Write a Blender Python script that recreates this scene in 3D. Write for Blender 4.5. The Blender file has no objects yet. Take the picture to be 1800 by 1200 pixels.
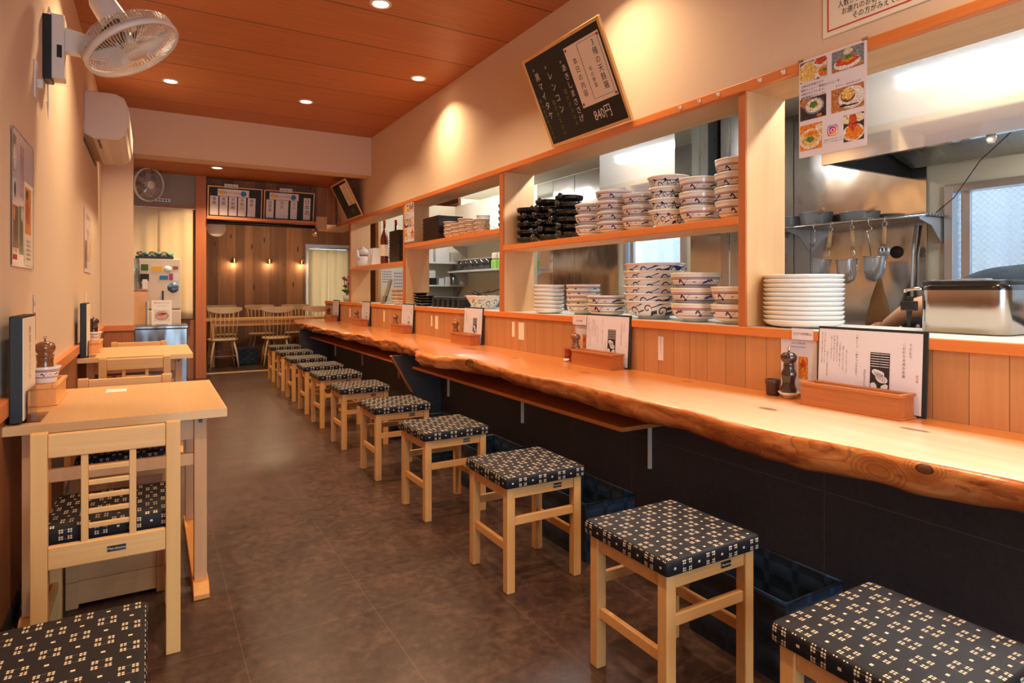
import bpy, bmesh, math, random
from mathutils import Vector, Matrix
random.seed(7)
sc = bpy.context.scene
PI = math.pi

# ------------------------------------------------------------------ camera, world, exposure
cam_d = bpy.data.cameras.new('camera'); cam = bpy.data.objects.new('camera', cam_d)
sc.collection.objects.link(cam); sc.camera = cam
cam_d.sensor_width = 36.0; cam_d.lens = 1086/1800*36
cam_d.shift_y = -(600-509.5)/1800
cam_d.clip_start = 0.05; cam_d.clip_end = 100
cam.location = (0, 0, 1.18); cam.rotation_euler = (PI/2, 0, -math.radians(30.24))
sc.view_settings.view_transform = 'Standard'; sc.view_settings.look = 'None'
sc.view_settings.gamma = 1; sc.view_settings.use_curve_mapping = False
sc.view_settings.exposure = EXPO if 'EXPO' in globals() else 0.0
sc.render.film_transparent = False
sc.cycles.max_bounces = 8; sc.cycles.diffuse_bounces = 5; sc.cycles.glossy_bounces = 4
sc.cycles.transparent_max_bounces = 10; sc.cycles.caustics_reflective = False; sc.cycles.caustics_refractive = False
sc.cycles.sample_clamp_indirect = 6

def lin(c):
    return tuple(((v/255)/12.92 if v/255 <= .04045 else ((v/255+.055)/1.055)**2.4) for v in c) + (1,)

world = bpy.data.worlds.new('World'); sc.world = world; world.use_nodes = True
bg = world.node_tree.nodes['Background']; bg.inputs[0].default_value = (.84, .92, 1, 1); bg.inputs[1].default_value = 6

def lamp(name, kind, loc, energy, color, rot=(0, 0, 0), **kw):
    d = bpy.data.lights.new(name, kind); d.energy = energy; d.color = color
    for k, v in kw.items(): setattr(d, k, v)
    o = bpy.data.objects.new(name, d); sc.collection.objects.link(o); o.location = loc; o.rotation_euler = rot
    return o
WARM = (1, .745, .455)
# daylight through the shop front behind the camera, through the kitchen windows and the back window
lamp('daylight_shop_front', 'AREA', (1.0, -2.15, 1.25), 110, (.78, .87, 1), (PI/2, 0, 0), shape='RECTANGLE', size=2.6, size_y=1.9)
lamp('daylight_back_window', 'AREA', (2.84, 11.95, 1.3), 60, (1, .95, .88), (-PI/2, 0, 0), shape='RECTANGLE', size=.8, size_y=1.2)
DOWN = [(1.333, 4.045), (.15, 6.52), (2.1, 5.295), (1.363, 6.53), (2.02, 2.75), (.05, 4.3), (1.9, .55), (.35, 1.3), (1.2, -1.0)]
DOWN_Z = 3.10

# ------------------------------------------------------------------ material helpers
class E:
    """a number socket with arithmetic"""
    def __init__(s, nt, sock): s.nt = nt; s.s = sock
    def op(s, o, b=None, c=None):
        n = s.nt.nodes.new('ShaderNodeMath'); n.operation = o
        s.nt.links.new(s.s, n.inputs[0])
        for i, v in ((1, b), (2, c)):
            if v is None: continue
            if isinstance(v, E): s.nt.links.new(v.s, n.inputs[i])
            else: n.inputs[i].default_value = v
        return E(s.nt, n.outputs[0])
    def __add__(s, b): return s.op('ADD', b)
    def __sub__(s, b): return s.op('SUBTRACT', b)
    def __mul__(s, b): return s.op('MULTIPLY', b)
    def __truediv__(s, b): return s.op('DIVIDE', b)
    __radd__ = __add__; __rmul__ = __mul__
    def __rsub__(s, b): return s*-1.0 + b
    def fract(s): return s.op('FRACT')
    def floor(s): return s.op('FLOOR')
    def abs(s): return s.op('ABSOLUTE')
    def lt(s, b): return s.op('LESS_THAN', b)
    def gt(s, b): return s.op('GREATER_THAN', b)
    def mx(s, b): return s.op('MAXIMUM', b)
    def mn(s, b): return s.op('MINIMUM', b)
    def sin(s): return s.op('SINE')
    def sqrt(s): return s.op('SQRT')
    def atan2(s, b): return s.op('ARCTAN2', b)
    def band(s, c, w): return (s - c).abs().lt(w)

class M:
    def __init__(s, name, base=(200, 200, 200), rough=.5, metal=0, **kw):
        m = bpy.data.materials.new(name); m.use_nodes = True; s.m = m; s.nt = m.node_tree
        s.b = s.nt.nodes['Principled BSDF']; s.n = s.nt.nodes
        s.b.inputs['Base Color'].default_value = lin(base); s.b.inputs['Roughness'].default_value = rough
        s.b.inputs['Metallic'].default_value = metal
        for k, v in kw.items(): s.b.inputs[k.replace('_', ' ')].default_value = v
    def link(s, a, b): s.nt.links.new(a, b)
    def coord(s, kind='Object'):
        if not hasattr(s, 'tc'): s.tc = s.n.new('ShaderNodeTexCoord')
        return s.tc.outputs[kind]
    def xyz(s, kind='Object'):
        q = s.n.new('ShaderNodeSeparateXYZ'); s.link(s.coord(kind), q.inputs[0])
        return [E(s.nt, q.outputs[i]) for i in range(3)]
    def vec(s, x, y, z=0.0):
        q = s.n.new('ShaderNodeCombineXYZ')
        for i, v in enumerate((x, y, z)):
            if isinstance(v, E): s.link(v.s, q.inputs[i])
            else: q.inputs[i].default_value = v
        return q.outputs[0]
    def mapped(s, scale, kind='Object', loc=(0, 0, 0), rot=(0, 0, 0)):
        q = s.n.new('ShaderNodeMapping'); q.inputs['Scale'].default_value = scale
        q.inputs['Location'].default_value = loc; q.inputs['Rotation'].default_value = rot
        s.link(s.coord(kind), q.inputs[0]); return q.outputs[0]
    def noise(s, vec, scale=5, detail=4, rough=.5, dist=0, col=False):
        q = s.n.new('ShaderNodeTexNoise'); q.inputs['Scale'].default_value = scale
        q.inputs['Detail'].default_value = detail; q.inputs['Roughness'].default_value = rough
        q.inputs['Distortion'].default_value = dist; s.link(vec, q.inputs['Vector'])
        return q.outputs['Color'] if col else E(s.nt, q.outputs['Fac'])
    def wave(s, vec, scale=5, dist=3, detail=2, dscale=1, kind='BANDS', dirn='X', prof='SIN'):
        q = s.n.new('ShaderNodeTexWave'); q.wave_type = kind; q.wave_profile = prof
        if kind == 'BANDS': q.bands_direction = dirn
        else: q.rings_direction = dirn
        q.inputs['Scale'].default_value = scale; q.inputs['Distortion'].default_value = dist
        q.inputs['Detail'].default_value = detail; q.inputs['Detail Scale'].default_value = dscale
        s.link(vec, q.inputs['Vector']); return E(s.nt, q.outputs['Fac'])
    def voro(s, vec, scale=5, rnd=1, feat='F1'):
        q = s.n.new('ShaderNodeTexVoronoi'); q.inputs['Scale'].default_value = scale; q.feature = feat
        q.inputs['Randomness'].default_value = rnd; s.link(vec, q.inputs['Vector'])
        return E(s.nt, q.outputs['Distance'])
    def white(s, vec):
        q = s.n.new('ShaderNodeTexWhiteNoise'); q.noise_dimensions = '3D'; s.link(vec, q.inputs['Vector'])
        return E(s.nt, q.outputs['Value'])
    def ramp(s, fac, stops):
        q = s.n.new('ShaderNodeValToRGB'); s.link(fac.s, q.inputs[0]); el = q.color_ramp.elements
        while len(el) < len(stops): el.new(.5)
        for e_, (p, c) in zip(el, stops): e_.position = p; e_.color = lin(c)
        return q.outputs[0]
    def mix(s, fac, a, b, mode='MIX'):
        q = s.n.new('ShaderNodeMix'); q.data_type = 'RGBA'; q.blend_type = mode
        if isinstance(fac, E): s.link(fac.s, q.inputs[0])
        else: q.inputs[0].default_value = fac
        for i, v in ((6, a), (7, b)):
            if isinstance(v, tuple): q.inputs[i].default_value = lin(v)
            else: s.link(v, q.inputs[i])
        return q.outputs[2]
    def base(s, sock): s.link(sock, s.b.inputs['Base Color']); return s
    def rough(s, e): s.link(e.s, s.b.inputs['Roughness']); return s
    def bump(s, e, strength=.3, dist=.002):
        q = s.n.new('ShaderNodeBump'); q.inputs['Strength'].default_value = strength
        q.inputs['Distance'].default_value = dist; s.link(e.s, q.inputs['Height'])
        s.link(q.outputs[0], s.b.inputs['Normal']); return s

def wood(name, c1, c2, axis='X', rough=.45, dens=1.0, PV=.22, plank=None, pw=.1, coat=0, knots=0, c3=None, bump=.15):
    """grain stretched along axis; plank = axis across which boards are split"""
    k = M(name, c1, rough)
    if coat: k.b.inputs['Coat Weight'].default_value = coat; k.b.inputs['Coat Roughness'].default_value = .12
    sc_ = {'X': (.7, 14, 14), 'Y': (14, .7, 14), 'Z': (14, 14, .7)}[axis]
    x = k.xyz()
    v = k.mapped(tuple(a*dens for a in sc_))
    if plank:
        i = 'XYZ'.index(plank); cell = (x[i]/pw).floor()
        rnd = k.white(k.vec(cell, 3.1, 7.7))
        off = k.n.new('ShaderNodeVectorMath'); off.operation = 'ADD'; k.link(v, off.inputs[0])
        k.link(k.vec(rnd*17.0, rnd*31.0, rnd*23.0), off.inputs[1]); v = off.outputs[0]
    g = k.noise(v, 1.1, 7, .62, 1.1)
    w = k.noise(v, 5.5, 3, .5, .3)
    f = g*.78 + w*.22
    stops = [(.25, c1), (.75, c2)] if c3 is None else [(.2, c1), (.55, c2), (.85, c3)]
    col = k.ramp(f, stops)
    if plank:
        col = k.mix((rnd*PV), col, tuple(int(a*.62) for a in c1), 'MIX')
        gap = ((x[i]/pw).fract() - .5).abs().gt(.5 - .0025/pw*.5)
        col = k.mix(gap*.75, col, (40, 24, 14))
    if knots:
        kv = k.mapped({'Z': (6, 6, 1.6), 'X': (1.2, 6, 6), 'Y': (6, 1.2, 6)}[axis])
        vd = k.voro(kv, knots)
        kn = vd.lt(.11)
        col = k.mix(kn*.85, col, tuple(int(a*.35) for a in c1))
    k.base(col); k.bump(f, bump, .0015)
    return k.m

def flat(name, c, rough=.5, metal=0, **kw): return M(name, c, rough, metal, **kw).m
def emis(name, c, st):
    k = M(name, (0, 0, 0)); k.b.inputs['Emission Color'].default_value = lin(c); k.b.inputs['Emission Strength'].default_value = st
    return k.m
def glassy(name, tint=(225, 235, 240), alpha=.12, rough=.03, spec=1):
    k = M(name); nt = k.nt; nt.nodes.remove(k.b)
    t = nt.nodes.new('ShaderNodeBsdfTransparent'); t.inputs[0].default_value = lin(tint)
    g = nt.nodes.new('ShaderNodeBsdfGlossy'); g.inputs['Roughness'].default_value = rough
    fr = nt.nodes.new('ShaderNodeFresnel'); fr.inputs[0].default_value = 1.45
    ad = nt.nodes.new('ShaderNodeMath'); ad.operation = 'ADD'; ad.inputs[1].default_value = alpha*.3; nt.links.new(fr.outputs[0], ad.inputs[0])
    mx = nt.nodes.new('ShaderNodeMixShader'); nt.links.new(ad.outputs[0], mx.inputs[0])
    nt.links.new(t.outputs[0], mx.inputs[1]); nt.links.new(g.outputs[0], mx.inputs[2])
    nt.links.new(mx.outputs[0], nt.nodes['Material Output'].inputs[0])
    return k.m

MT = {}
# plaster with a fine tooth
k = M('plaster', (222, 200, 176), .9); nz = k.noise(k.coord(), 180, 3, .6); k.base(k.mix(nz*.5, (224, 196, 168), (210, 180, 150))); k.bump(nz, .25, .0015); MT['plaster'] = k.m
# ceiling boards, grooves across the room
k = M('ceiling_board', (190, 116, 66), .5); x, y, z = k.xyz()
pl = ((y + .09)/.61); cell = pl.floor(); rnd = k.white(k.vec(cell, 1.0, 2.0))
g = k.noise(k.mapped((1.5, 26, 1)), 1.5, 5, .6, .5); col = k.ramp(g, [(.3, (172, 100, 52)), (.7, (194, 118, 66))])
col = k.mix(rnd*.25, col, (160, 88, 46)); gap = (pl.fract() - .5).abs().gt(.4915); k.base(k.mix(gap, col, (48, 24, 12))); MT['ceiling'] = k.m
# dark brown vinyl floor tiles
k = M('floor_tile', (80, 58, 48), .42); x, y, z = k.xyz()
nz = k.noise(k.coord(), 4.5, 6, .7, .4); n2 = k.noise(k.coord(), 26, 5, .75)
col = k.ramp(nz*.45 + n2*.55, [(.34, (42, 27, 22)), (.5, (66, 45, 37)), (.66, (98, 68, 54))])
gx = ((x - .713)/.4575).fract(); gy = ((y - .4)/.915).fract()
gr = (gx - .5).abs().gt(.497).mx((gy - .5).abs().gt(.4985)); k.base(k.mix(gr*.4, col, (120, 96, 82))); k.rough(n2*.25 + .2); k.bump(n2, .15, .001); MT['floor'] = k.m
# dark tile under the counter
k = M('dark_tile', (48, 42, 44), .5); x, y, z = k.xyz()
nz = k.noise(k.coord(), 3, 6, .65, .3); n2 = k.noise(k.coord(), 40, 4, .7); col = k.ramp(nz*.5 + n2*.5, [(.3, (46, 43, 47)), (.7, (72, 66, 66))])
gy = ((y - 1.458)/1.11).fract(); gz = ((z - .40)/.6).fract()
gr = (gy - .5).abs().gt(.4987).mx((gz - .5).abs().gt(.4975)); k.base(k.mix(gr*.5, col, (120, 112, 108))); MT['dark_tile'] = k.m
MT['orange_wood'] = wood('orange_cedar', (206, 112, 52), (224, 134, 70), 'Y', .42)
MT['orange_wood_z'] = wood('orange_cedar_post', (170, 92, 46), (196, 112, 60), 'Z', .5)
MT['pale_board'] = wood('pale_cypress_board', (204, 156, 106), (218, 172, 122), 'Z', .5)
MT['pale_board_y'] = wood('pale_cypress_shelf', (222, 172, 116), (234, 190, 136), 'Y', .5)
MT['soffit'] = wood('soffit_board', (196, 156, 112), (216, 178, 132), 'Y', .6)
MT['plank_wall'] = wood('ledge_planks', (184, 122, 76), (202, 146, 98), 'Z', .5, plank='Y', pw=.115)
MT['wainscot'] = wood('wainscot_planks', (156, 92, 50), (178, 110, 64), 'Z', .5, plank='Y', pw=.09)
MT['wainscot_x'] = wood('wainscot_planks_facing', (170, 100, 56), (186, 116, 68), 'Z', .5, plank='X', pw=.09)
MT['rustic'] = wood('rustic_cedar_planks', (138, 88, 54), (172, 118, 78), 'Z', .65, PV=.6, plank='X', pw=.14, knots=1.3, c3=(198, 146, 102))
MT['chair_wood'] = wood('beech_frame', (216, 160, 94), (232, 182, 116), 'Z', .42)
MT['chair_wood_x'] = wood('beech_rail', (214, 158, 92), (236, 190, 128), 'X', .42)
MT['stool_wood'] = wood('oak_stool_leg', (206, 144, 82), (224, 168, 104), 'Z', .45)
MT['stool_wood_x'] = wood('oak_stool_rail', (206, 144, 82), (226, 170, 106), 'X', .45)
MT['table_top'] = wood('table_laminate', (208, 160, 106), (220, 174, 120), 'Y', .35, dens=1.6, bump=.03)
MT['table_edge'] = flat('table_edge_band', (226, 184, 132), .45)
MT['table_leg'] = wood('table_leg_wood', (196, 142, 98), (214, 164, 118), 'Z', .5)
MT['sled'] = wood('table_foot_wood', (214, 138, 62), (228, 158, 80), 'Y', .4)
MT['crate'] = wood('crate_planks', (188, 128, 78), (214, 158, 104), 'X', .6, plank='Z', pw=.1)
MT['box_wood'] = wood('caddy_cedar', (160, 84, 40), (196, 118, 62), 'Y', .38, coat=.3)
MT['box_pale'] = wood('caddy_pale', (224, 152, 78), (238, 174, 100), 'Y', .38, coat=.3)
MT['windsor'] = wood('windsor_ash', (206, 170, 128), (222, 190, 148), 'Z', .45)
MT['far_table'] = wood('back_table_wood', (222, 152, 72), (236, 172, 92), 'X', .4)
# slab of the counter
k = M('live_edge_slab', (214, 130, 62), .32); k.b.inputs['Coat Weight'].default_value = .55; k.b.inputs['Coat Roughness'].default_value = .16
geo = k.n.new('ShaderNodeNewGeometry'); sep = k.n.new('ShaderNodeSeparateXYZ'); k.link(geo.outputs['Normal'], sep.inputs[0]); nzv = E(k.nt, sep.outputs[2])
vv = k.mapped((11, .55, 11)); g = k.noise(vv, 1.0, 7, .62, 1.6); w = k.noise(vv, 5, 4, .5, .4); f = g*.75 + w*.25
top = k.ramp(f, [(.2, (186, 102, 46)), (.5, (208, 128, 64)), (.85, (224, 152, 88))])
kv = k.mapped((3.4, 1.9, 3.4)); vd = k.voro(kv, 1.0); kr = (vd*26.0 + k.noise(k.coord(), 9, 3)*5.0).sin()*.5 + .5
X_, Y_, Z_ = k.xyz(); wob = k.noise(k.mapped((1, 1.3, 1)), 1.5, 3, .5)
sap_glare = ((2.27 + (wob - .5)*.22 - X_)*9.0).mn(1.0).mx(0.0)*((2.7 - Y_)*.8).mn(1.0).mx(0.0)
top = k.mix(sap_glare*.95, top, k.ramp(f, [(.2, (222, 194, 156)), (.8, (242, 224, 196))]))  # pale sapwood, whitened further to stand in for reflected daylight
top = k.mix(vd.lt(.075)*.8, top, (128, 74, 48))
vs = k.mapped((4, 2.2, 7)); ns = k.noise(vs, 1.7, 7, .62, 1.6); vd2 = k.voro(k.mapped((3, 3.2, 7)), .9)
side = k.ramp(ns, [(.30, (128, 60, 26)), (.43, (188, 98, 44)), (.56, (214, 124, 60)), (.72, (232, 158, 92))])
swl = (vd2*34.0 + ns*9.0).sin().gt(.86)*(vd2.lt(.42)); side = k.mix(swl*.4, side, (140, 66, 28))
crk = k.noise(k.mapped((30, 3, 40)), 2.2, 3, .5).gt(.72); side = k.mix(crk*.5, side, (96, 44, 22))
def knot(col, cy, cu, ry, ru, U, st=1.0):
    dy = (Y_ - cy)*(1/ry); du_ = (U - cu)*(1/ru); r_ = (dy*dy + du_*du_).sqrt() + (ns - .5)*.5
    rings = ((r_*13.0).sin()*.5 + .5)*r_.lt(2.6)*r_.gt(1.0)*.4
    col = k.mix(rings, col, (130, 62, 28)); col = k.mix((r_.lt(1.0))*(.9*st), col, (98, 54, 34)); return k.mix((r_.lt(1.08)*r_.gt(.88))*(.8*st), col, (40, 24, 16))
for cy, cz, ry, rz, st_ in ((.875, .700, .020, .013, 1), (3.72, .685, .055, .030, .8), (1.40, .645, .030, .020, .35), (1.53, .682, .022, .010, .35), (1.00, .66, .03, .02, .2), (2.35, .660, .018, .012, .25), (5.0, .660, .04, .02, .4), (6.9, .66, .04, .02, .4), (8.2, .67, .04, .02, .4)): side = knot(side, cy, cz, ry, rz, Z_, st_)
stk = k.noise(k.mapped((8, 4, 26), rot=(.35, 0, 0)), 1.6, 5, .6, .8).gt(.64); side = k.mix(stk*.45, side, (112, 50, 34))
for cy, cx, ry, rx in ((1.57, 2.06, .045, .020), (1.09, 2.17, .055, .018), (2.76, 2.08, .05, .022), (4.0, 2.05, .05, .025), (4.35, 2.15, .12, .05), (5.9, 2.1, .06, .03), (7.4, 2.0, .06, .03)):
    dy = (Y_ - cy)*(1/ry); dx = (X_ - cx)*(1/rx); r_ = (dy*dy + dx*dx).sqrt() + (wob - .5)*.6; top = k.mix(((1.6 - r_).mn(1.0).mx(0.0))*.35, top, (170, 100, 58)); top = k.mix(r_.lt(.9)*.75, top, (134, 80, 56))
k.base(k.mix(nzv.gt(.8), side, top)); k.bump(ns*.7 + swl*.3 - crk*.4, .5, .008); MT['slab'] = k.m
# plaid cushion
def plaid(name, p=.0455):
    k = M(name, (34, 32, 40), .55)
    x, y, z = k.xyz(); geo = k.n.new('ShaderNodeTexCoord'); sep = k.n.new('ShaderNodeSeparateXYZ'); k.link(geo.outputs['Normal'], sep.inputs[0])
    nx = E(k.nt, sep.outputs[0]).abs().gt(.6); nz_ = E(k.nt, sep.outputs[2]).abs().gt(.6)
    one = nx*0.0 + 1.0
    a = x*(one - nx) + y*nx; b = y*nz_ + z*(one - nz_)
    a = (a + b)*.7071 if False else a
    u = a/p; v = b/p
    par = (((u.floor() + v.floor())*.5).fract()).gt(.25)
    fu = ((u.fract() - .5)*p).abs(); fv = ((v.fract() - .5)*p).abs()
    du = fu.band(.0146, .0022).mx(fu.band(.0082, .0022)); dv = fv.band(.0134, .0022).mx(fv.band(.0070, .0022))
    cl = du*dv*(one - par)
    sg = fu.lt(.0038)*fv.lt(.0032)*par
    thin = (fu.band(.0152, .0005).mx(fv.band(.0138, .0005)))*fu.lt(.018)*fv.lt(.016)*(one - par)
    weave = k.noise(k.coord(), 900, 2, .5)
    line = ((a/.0022).fract().gt(.8)).mx((b/.0022).fract().gt(.8))
    base = k.mix(line*.3, (27, 24, 28), (44, 40, 44)); k.b.inputs['Specular IOR Level'].default_value = .22
    k.base(k.mix((cl.mx(sg)).mx(thin*.25), base, (218, 196, 168)))
    k.bump(weave + cl*.5, .2, .0008)
    return k.m
MT['plaid'] = plaid('navy_plaid_vinyl')
MT['fabric_cream'] = None
k = M('cream_curtain', (238, 212, 166), .9); g = k.noise(k.coord(), 300, 2); k.base(k.mix(g*.4, (240, 216, 172), (224, 196, 148))); k.b.inputs['Subsurface Weight'].default_value = 0
k.b.inputs['Emission Strength'].default_value = 0; MT['fabric_cream'] = k.m
def cloth(name, c, tr):
    k = M(name, c, .9); t = k.n.new('ShaderNodeBsdfTranslucent'); t.inputs[0].default_value = lin(c); m = k.n.new('ShaderNodeMixShader'); m.inputs[0].default_value = tr
    k.link(k.b.outputs[0], m.inputs[1]); k.link(t.outputs[0], m.inputs[2]); k.link(m.outputs[0], k.n['Material Output'].inputs[0]); return k.m
MT['fabric_pale'] = cloth('pale_curtain', (222, 204, 174), .35)
MT['white_plastic'] = flat('white_plastic', (226, 214, 200), .4)
MT['ac_plastic'] = flat('aircon_plastic', (218, 204, 188), .45)
MT['black_plastic'] = flat('black_plastic', (26, 26, 28), .4)
MT['black_leather'] = flat('black_leatherette', (24, 32, 36), .5)
MT['paper'] = flat('white_paper', (232, 226, 222), .6)
MT['paper_warm'] = flat('cream_paper', (238, 222, 200), .7)
MT['lam'] = flat('laminated_paper', (226, 216, 226), .25, Coat_Weight=.6, Coat_Roughness=.08)
MT['ink'] = flat('black_ink', (36, 30, 32), .6)
MT['ink_soft'] = flat('grey_ink', (96, 84, 88), .6)
MT['red_ink'] = flat('red_ink', (196, 58, 48), .6)
MT['blue_ink'] = flat('blue_ink', (34, 128, 178), .6)
MT['yellow_ink'] = flat('yellow_ink', (244, 190, 50), .6)
MT['purple_ink'] = flat('purple_ink', (120, 70, 110), .6)
MT['green_ink'] = flat('green_chalk', (118, 126, 60), .8)
MT['chalk'] = flat('white_chalk', (222, 212, 204), .9)
MT['board'] = flat('chalkboard', (22, 22, 22), .6)
MT['steel'] = None
k = M('brushed_steel', (176, 176, 174), .3, 1); g = k.noise(k.mapped((3, 60, 3)), 3, 4); k.rough(g*.15 + .22); MT['steel'] = k.m
k = M('mirror_steel', (196, 192, 186), .12, 1); g = k.noise(k.mapped((1.6, 1.6, 1.1)), 1.6, 2); k.bump(g, .35, .03); k.rough(k.noise(k.coord(), 6, 5, .7)*.12 + .10); MT['mirror'] = k.m
k = M('hood_steel', (222, 224, 222), .2, .9); g = k.noise(k.mapped((2, 1.2, 14)), 2, 3); k.rough(g*.05 + .05); MT['hood'] = k.m
MT['hood_dark'] = flat('dark_hood_inside', (34, 32, 30), .5, .3)  # one even dark colour for the inner faces of the hoods
k = M('polished_steel_box', (186, 178, 170), .12, 1); g = k.noise(k.mapped((9, 9, .2)), 1.2, 2); k.rough(g*.14 + .14); MT['mirror_box'] = k.m
k = M('grey_steel_cart', (140, 140, 142), .2, 1); g = k.noise(k.mapped((3, 3, 1)), 1.2, 2); k.bump(g, .6, .03); MT['cart'] = k.m
MT['alu'] = flat('aluminium', (206, 208, 210), .35, .8)
MT['chrome'] = flat('chrome', (220, 220, 220), .1, 1)
MT['black_glaze'] = flat('black_glaze', (26, 22, 22), .22, 0, Coat_Weight=.5)
MT['black_lacquer'] = wood('black_lacquer', (30, 20, 16), (44, 28, 22), 'Y', .3, bump=.05)
MT['kitchen_wall'] = flat('kitchen_wall_paint', (236, 232, 208), .6)
MT['kitchen_white'] = flat('kitchen_white_top', (232, 232, 226), .3)
MT['mill_dark'] = wood('dark_walnut_mill', (42, 24, 20), (64, 36, 28), 'Z', .22, coat=.8, bump=.02)
MT['mill_mid'] = wood('brown_walnut_mill', (104, 58, 32), (146, 88, 50), 'Z', .25, coat=.8, bump=.02)
MT['cup_red'] = flat('red_brown_cup', (150, 58, 36), .35)
MT['cup_brown'] = flat('dark_brown_cup', (72, 42, 34), .4)
MT['porcelain'] = flat('white_porcelain', (232, 230, 226), .16, 0, Coat_Weight=.4)
MT['glass'] = glassy('clear_glass')
MT['acrylic'] = glassy('clear_acrylic', (232, 226, 224), .25)
MT['skin'] = flat('skin', (222, 168, 132), .5, 0, Subsurface_Weight=.15)
k = M('navy_cloth', (34, 48, 60), .9); g = k.noise(k.coord(), 9, 5, .6, 1); k.bump(g, .8, .02); MT['navy'] = k.m
MT['hair'] = flat('black_hair', (28, 24, 24), .6)
k = M('basket_weave', (24, 36, 52), .5); x, y, z = k.xyz(); ck = ((x*55.0).sin()*(z*70.0).sin() + (y*55.0).sin()*(z*70.0).sin()); k.base(k.mix(ck.gt(0)*.8, (18, 28, 42), (34, 50, 72))); k.bump(ck, .5, .003); MT['basket'] = k.m
MT['bag'] = glassy('clear_plastic_bag', (210, 226, 220), .5, .2)
MT['teal'] = flat('teal_packets', (110, 158, 148), .5)
MT['fridge'] = flat('white_fridge', (226, 210, 186), .4)
MT['beer'] = flat('brown_glass', (96, 32, 12), .12, 0, Coat_Weight=.6)
MT['gold'] = flat('brass', (206, 170, 110), .3, .9)
MT['dark_void'] = flat('dark_recess', (40, 34, 32), .7)
MT['cotton'] = flat('cotton_strainer_cloth', (224, 204, 150), .9)
MT['burlap'] = flat('brown_cloth', (150, 112, 70), .95)
MT['clear_cup'] = glassy('clear_plastic_tub', (214, 226, 226), .4, .1)
MT['lime'] = flat('lime_green_packet', (150, 206, 90), .5)
MT['cardboard'] = flat('white_carton', (232, 232, 228), .6)
MT['lattice_handle'] = wood('pale_handle', (206, 158, 100), (222, 178, 120), 'Z', .5)
MT['siding'] = flat('corrugated_siding', (226, 230, 236), .6)
MT['flower'] = flat('magenta_petal', (176, 60, 110), .6); MT['leaf'] = flat('leaf_green', (70, 104, 50), .6)

# bowls with bands and leaves, in the bowl's own space (z up, radius about 0.1)
def striped_bowl(name, h, R):
    k = M(name, (232, 228, 222), .16, 0, Coat_Weight=.4); x, y, z = k.xyz()
    zz = z/h; ang = y.atan2(x)
    rad = (x*x + y*y).sqrt()
    out = rad.gt(0.0)
    red = zz.band(.80, .024).mx(zz.band(.33, .014)); blue = zz.band(.72, .024).mx(zz.band(.385, .016)).mx(zz.band(.52, .004))
    P3 = 2*PI*R/3; lx = (((ang/(2*PI))*3.0).fract() - .5)*P3; lz = (zz - .54)*h; q = R/.13
    def ell(cx, cz, rx, rz, sh):
        X = lx - cx*q; Z = lz - cz*q; Xr = X*math.cos(sh) + Z*math.sin(sh); Zr = Z*math.cos(sh) - X*math.sin(sh)
        return (Xr*Xr/((rx*q)**2) + Zr*Zr/((rz*q)**2)).lt(1.0)
    leaf = ell(.062, .000, .020, .0055, .35).mx(ell(.082, .006, .012, .006, -.3))
    prp = ell(-.088, .004, .012, .0055, 1.0).mx(ell(-.074, .003, .013, .005, -.9)).mx(ell(-.066, -.013, .010, .0055, .2)).mx(ell(.098, .008, .010, .0045, -.6))
    tend = ell(-.048, .004, .020, .0011, .7)
    rd = ell(-.002, -.001, .0085, .0040, 0.0)*lz.gt(-.003*q)
    c = k.mix(red, (232, 228, 222), (166, 44, 48)); c = k.mix(blue, c, (44, 60, 118)); c = k.mix(leaf, c, (30, 62, 132)); c = k.mix(prp.mx(tend), c, (62, 46, 92)); c = k.mix(rd, c, (164, 36, 36))
    k.base(c); return k.m
def swirl_bowl(name, h, R):
    k = M(name, (232, 228, 222), .16, 0, Coat_Weight=.4); x, y, z = k.xyz()
    ang = y.atan2(x); a = ang*R; zz = z/h
    q = R/.18
    cell = 2*PI*R/round(2*PI*R/(.20*q)); u = ((a/cell).fract() - .5)*cell; v = z - h*.50
    def spi(cx, cz, rmax, k1, w_):
        X = u - cx*q; Z = v - cz*q; rr = (X*X + Z*Z).sqrt(); th = Z.atan2(X)
        return ((rr*(k1/q) + th)/(2*PI)).fract().lt(w_)*rr.lt(rmax*q), rr.lt(rmax*q)
    s1, m1 = spi(-.045, -.006, .033, 230, .30); s2, m2 = spi(.052, .010, .026, 270, .30)
    g = ((a*(30/q) + ((z*(52/q)).sin())*2.3).sin() + ((z*(75/q) - a*(24/q)).sin())*1.1)
    arcs = g.abs().lt(.27)
    m = s1.mx(s2).mx(arcs*(1.0*(m1*0.0 + 1.0) - m1)*((m2*0.0 + 1.0) - m2))*zz.gt(.17)*zz.lt(.90)
    k.base(k.mix(m, (232, 228, 222), (34, 48, 98))); return k.m
MT['striped'] = striped_bowl('white_bowl_red_blue_bands', .09, .13)
MT['striped_s'] = striped_bowl('white_small_bowl_red_blue_bands', .075, .10)
k = M('pale_banded_dish', (216, 196, 176), .25, 0, Coat_Weight=.3); x, y, z = k.xyz(); b_ = z.band(.036, .0022); c_ = z.band(.028, .0012); n_ = (k.noise(k.mapped((30, 30, 60)), 1, 2)).gt(.62)*z.lt(.027)*z.gt(.012)
k.base(k.mix(n_, k.mix(c_, k.mix(b_, (220, 200, 182), (150, 60, 50)), (60, 70, 100)), (70, 60, 80))); MT['banded'] = k.m
MT['swirl'] = swirl_bowl('white_bowl_navy_swirls', .10, .18)
MT['swirl_s'] = swirl_bowl('white_cup_navy_swirls', .085, .12)

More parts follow.
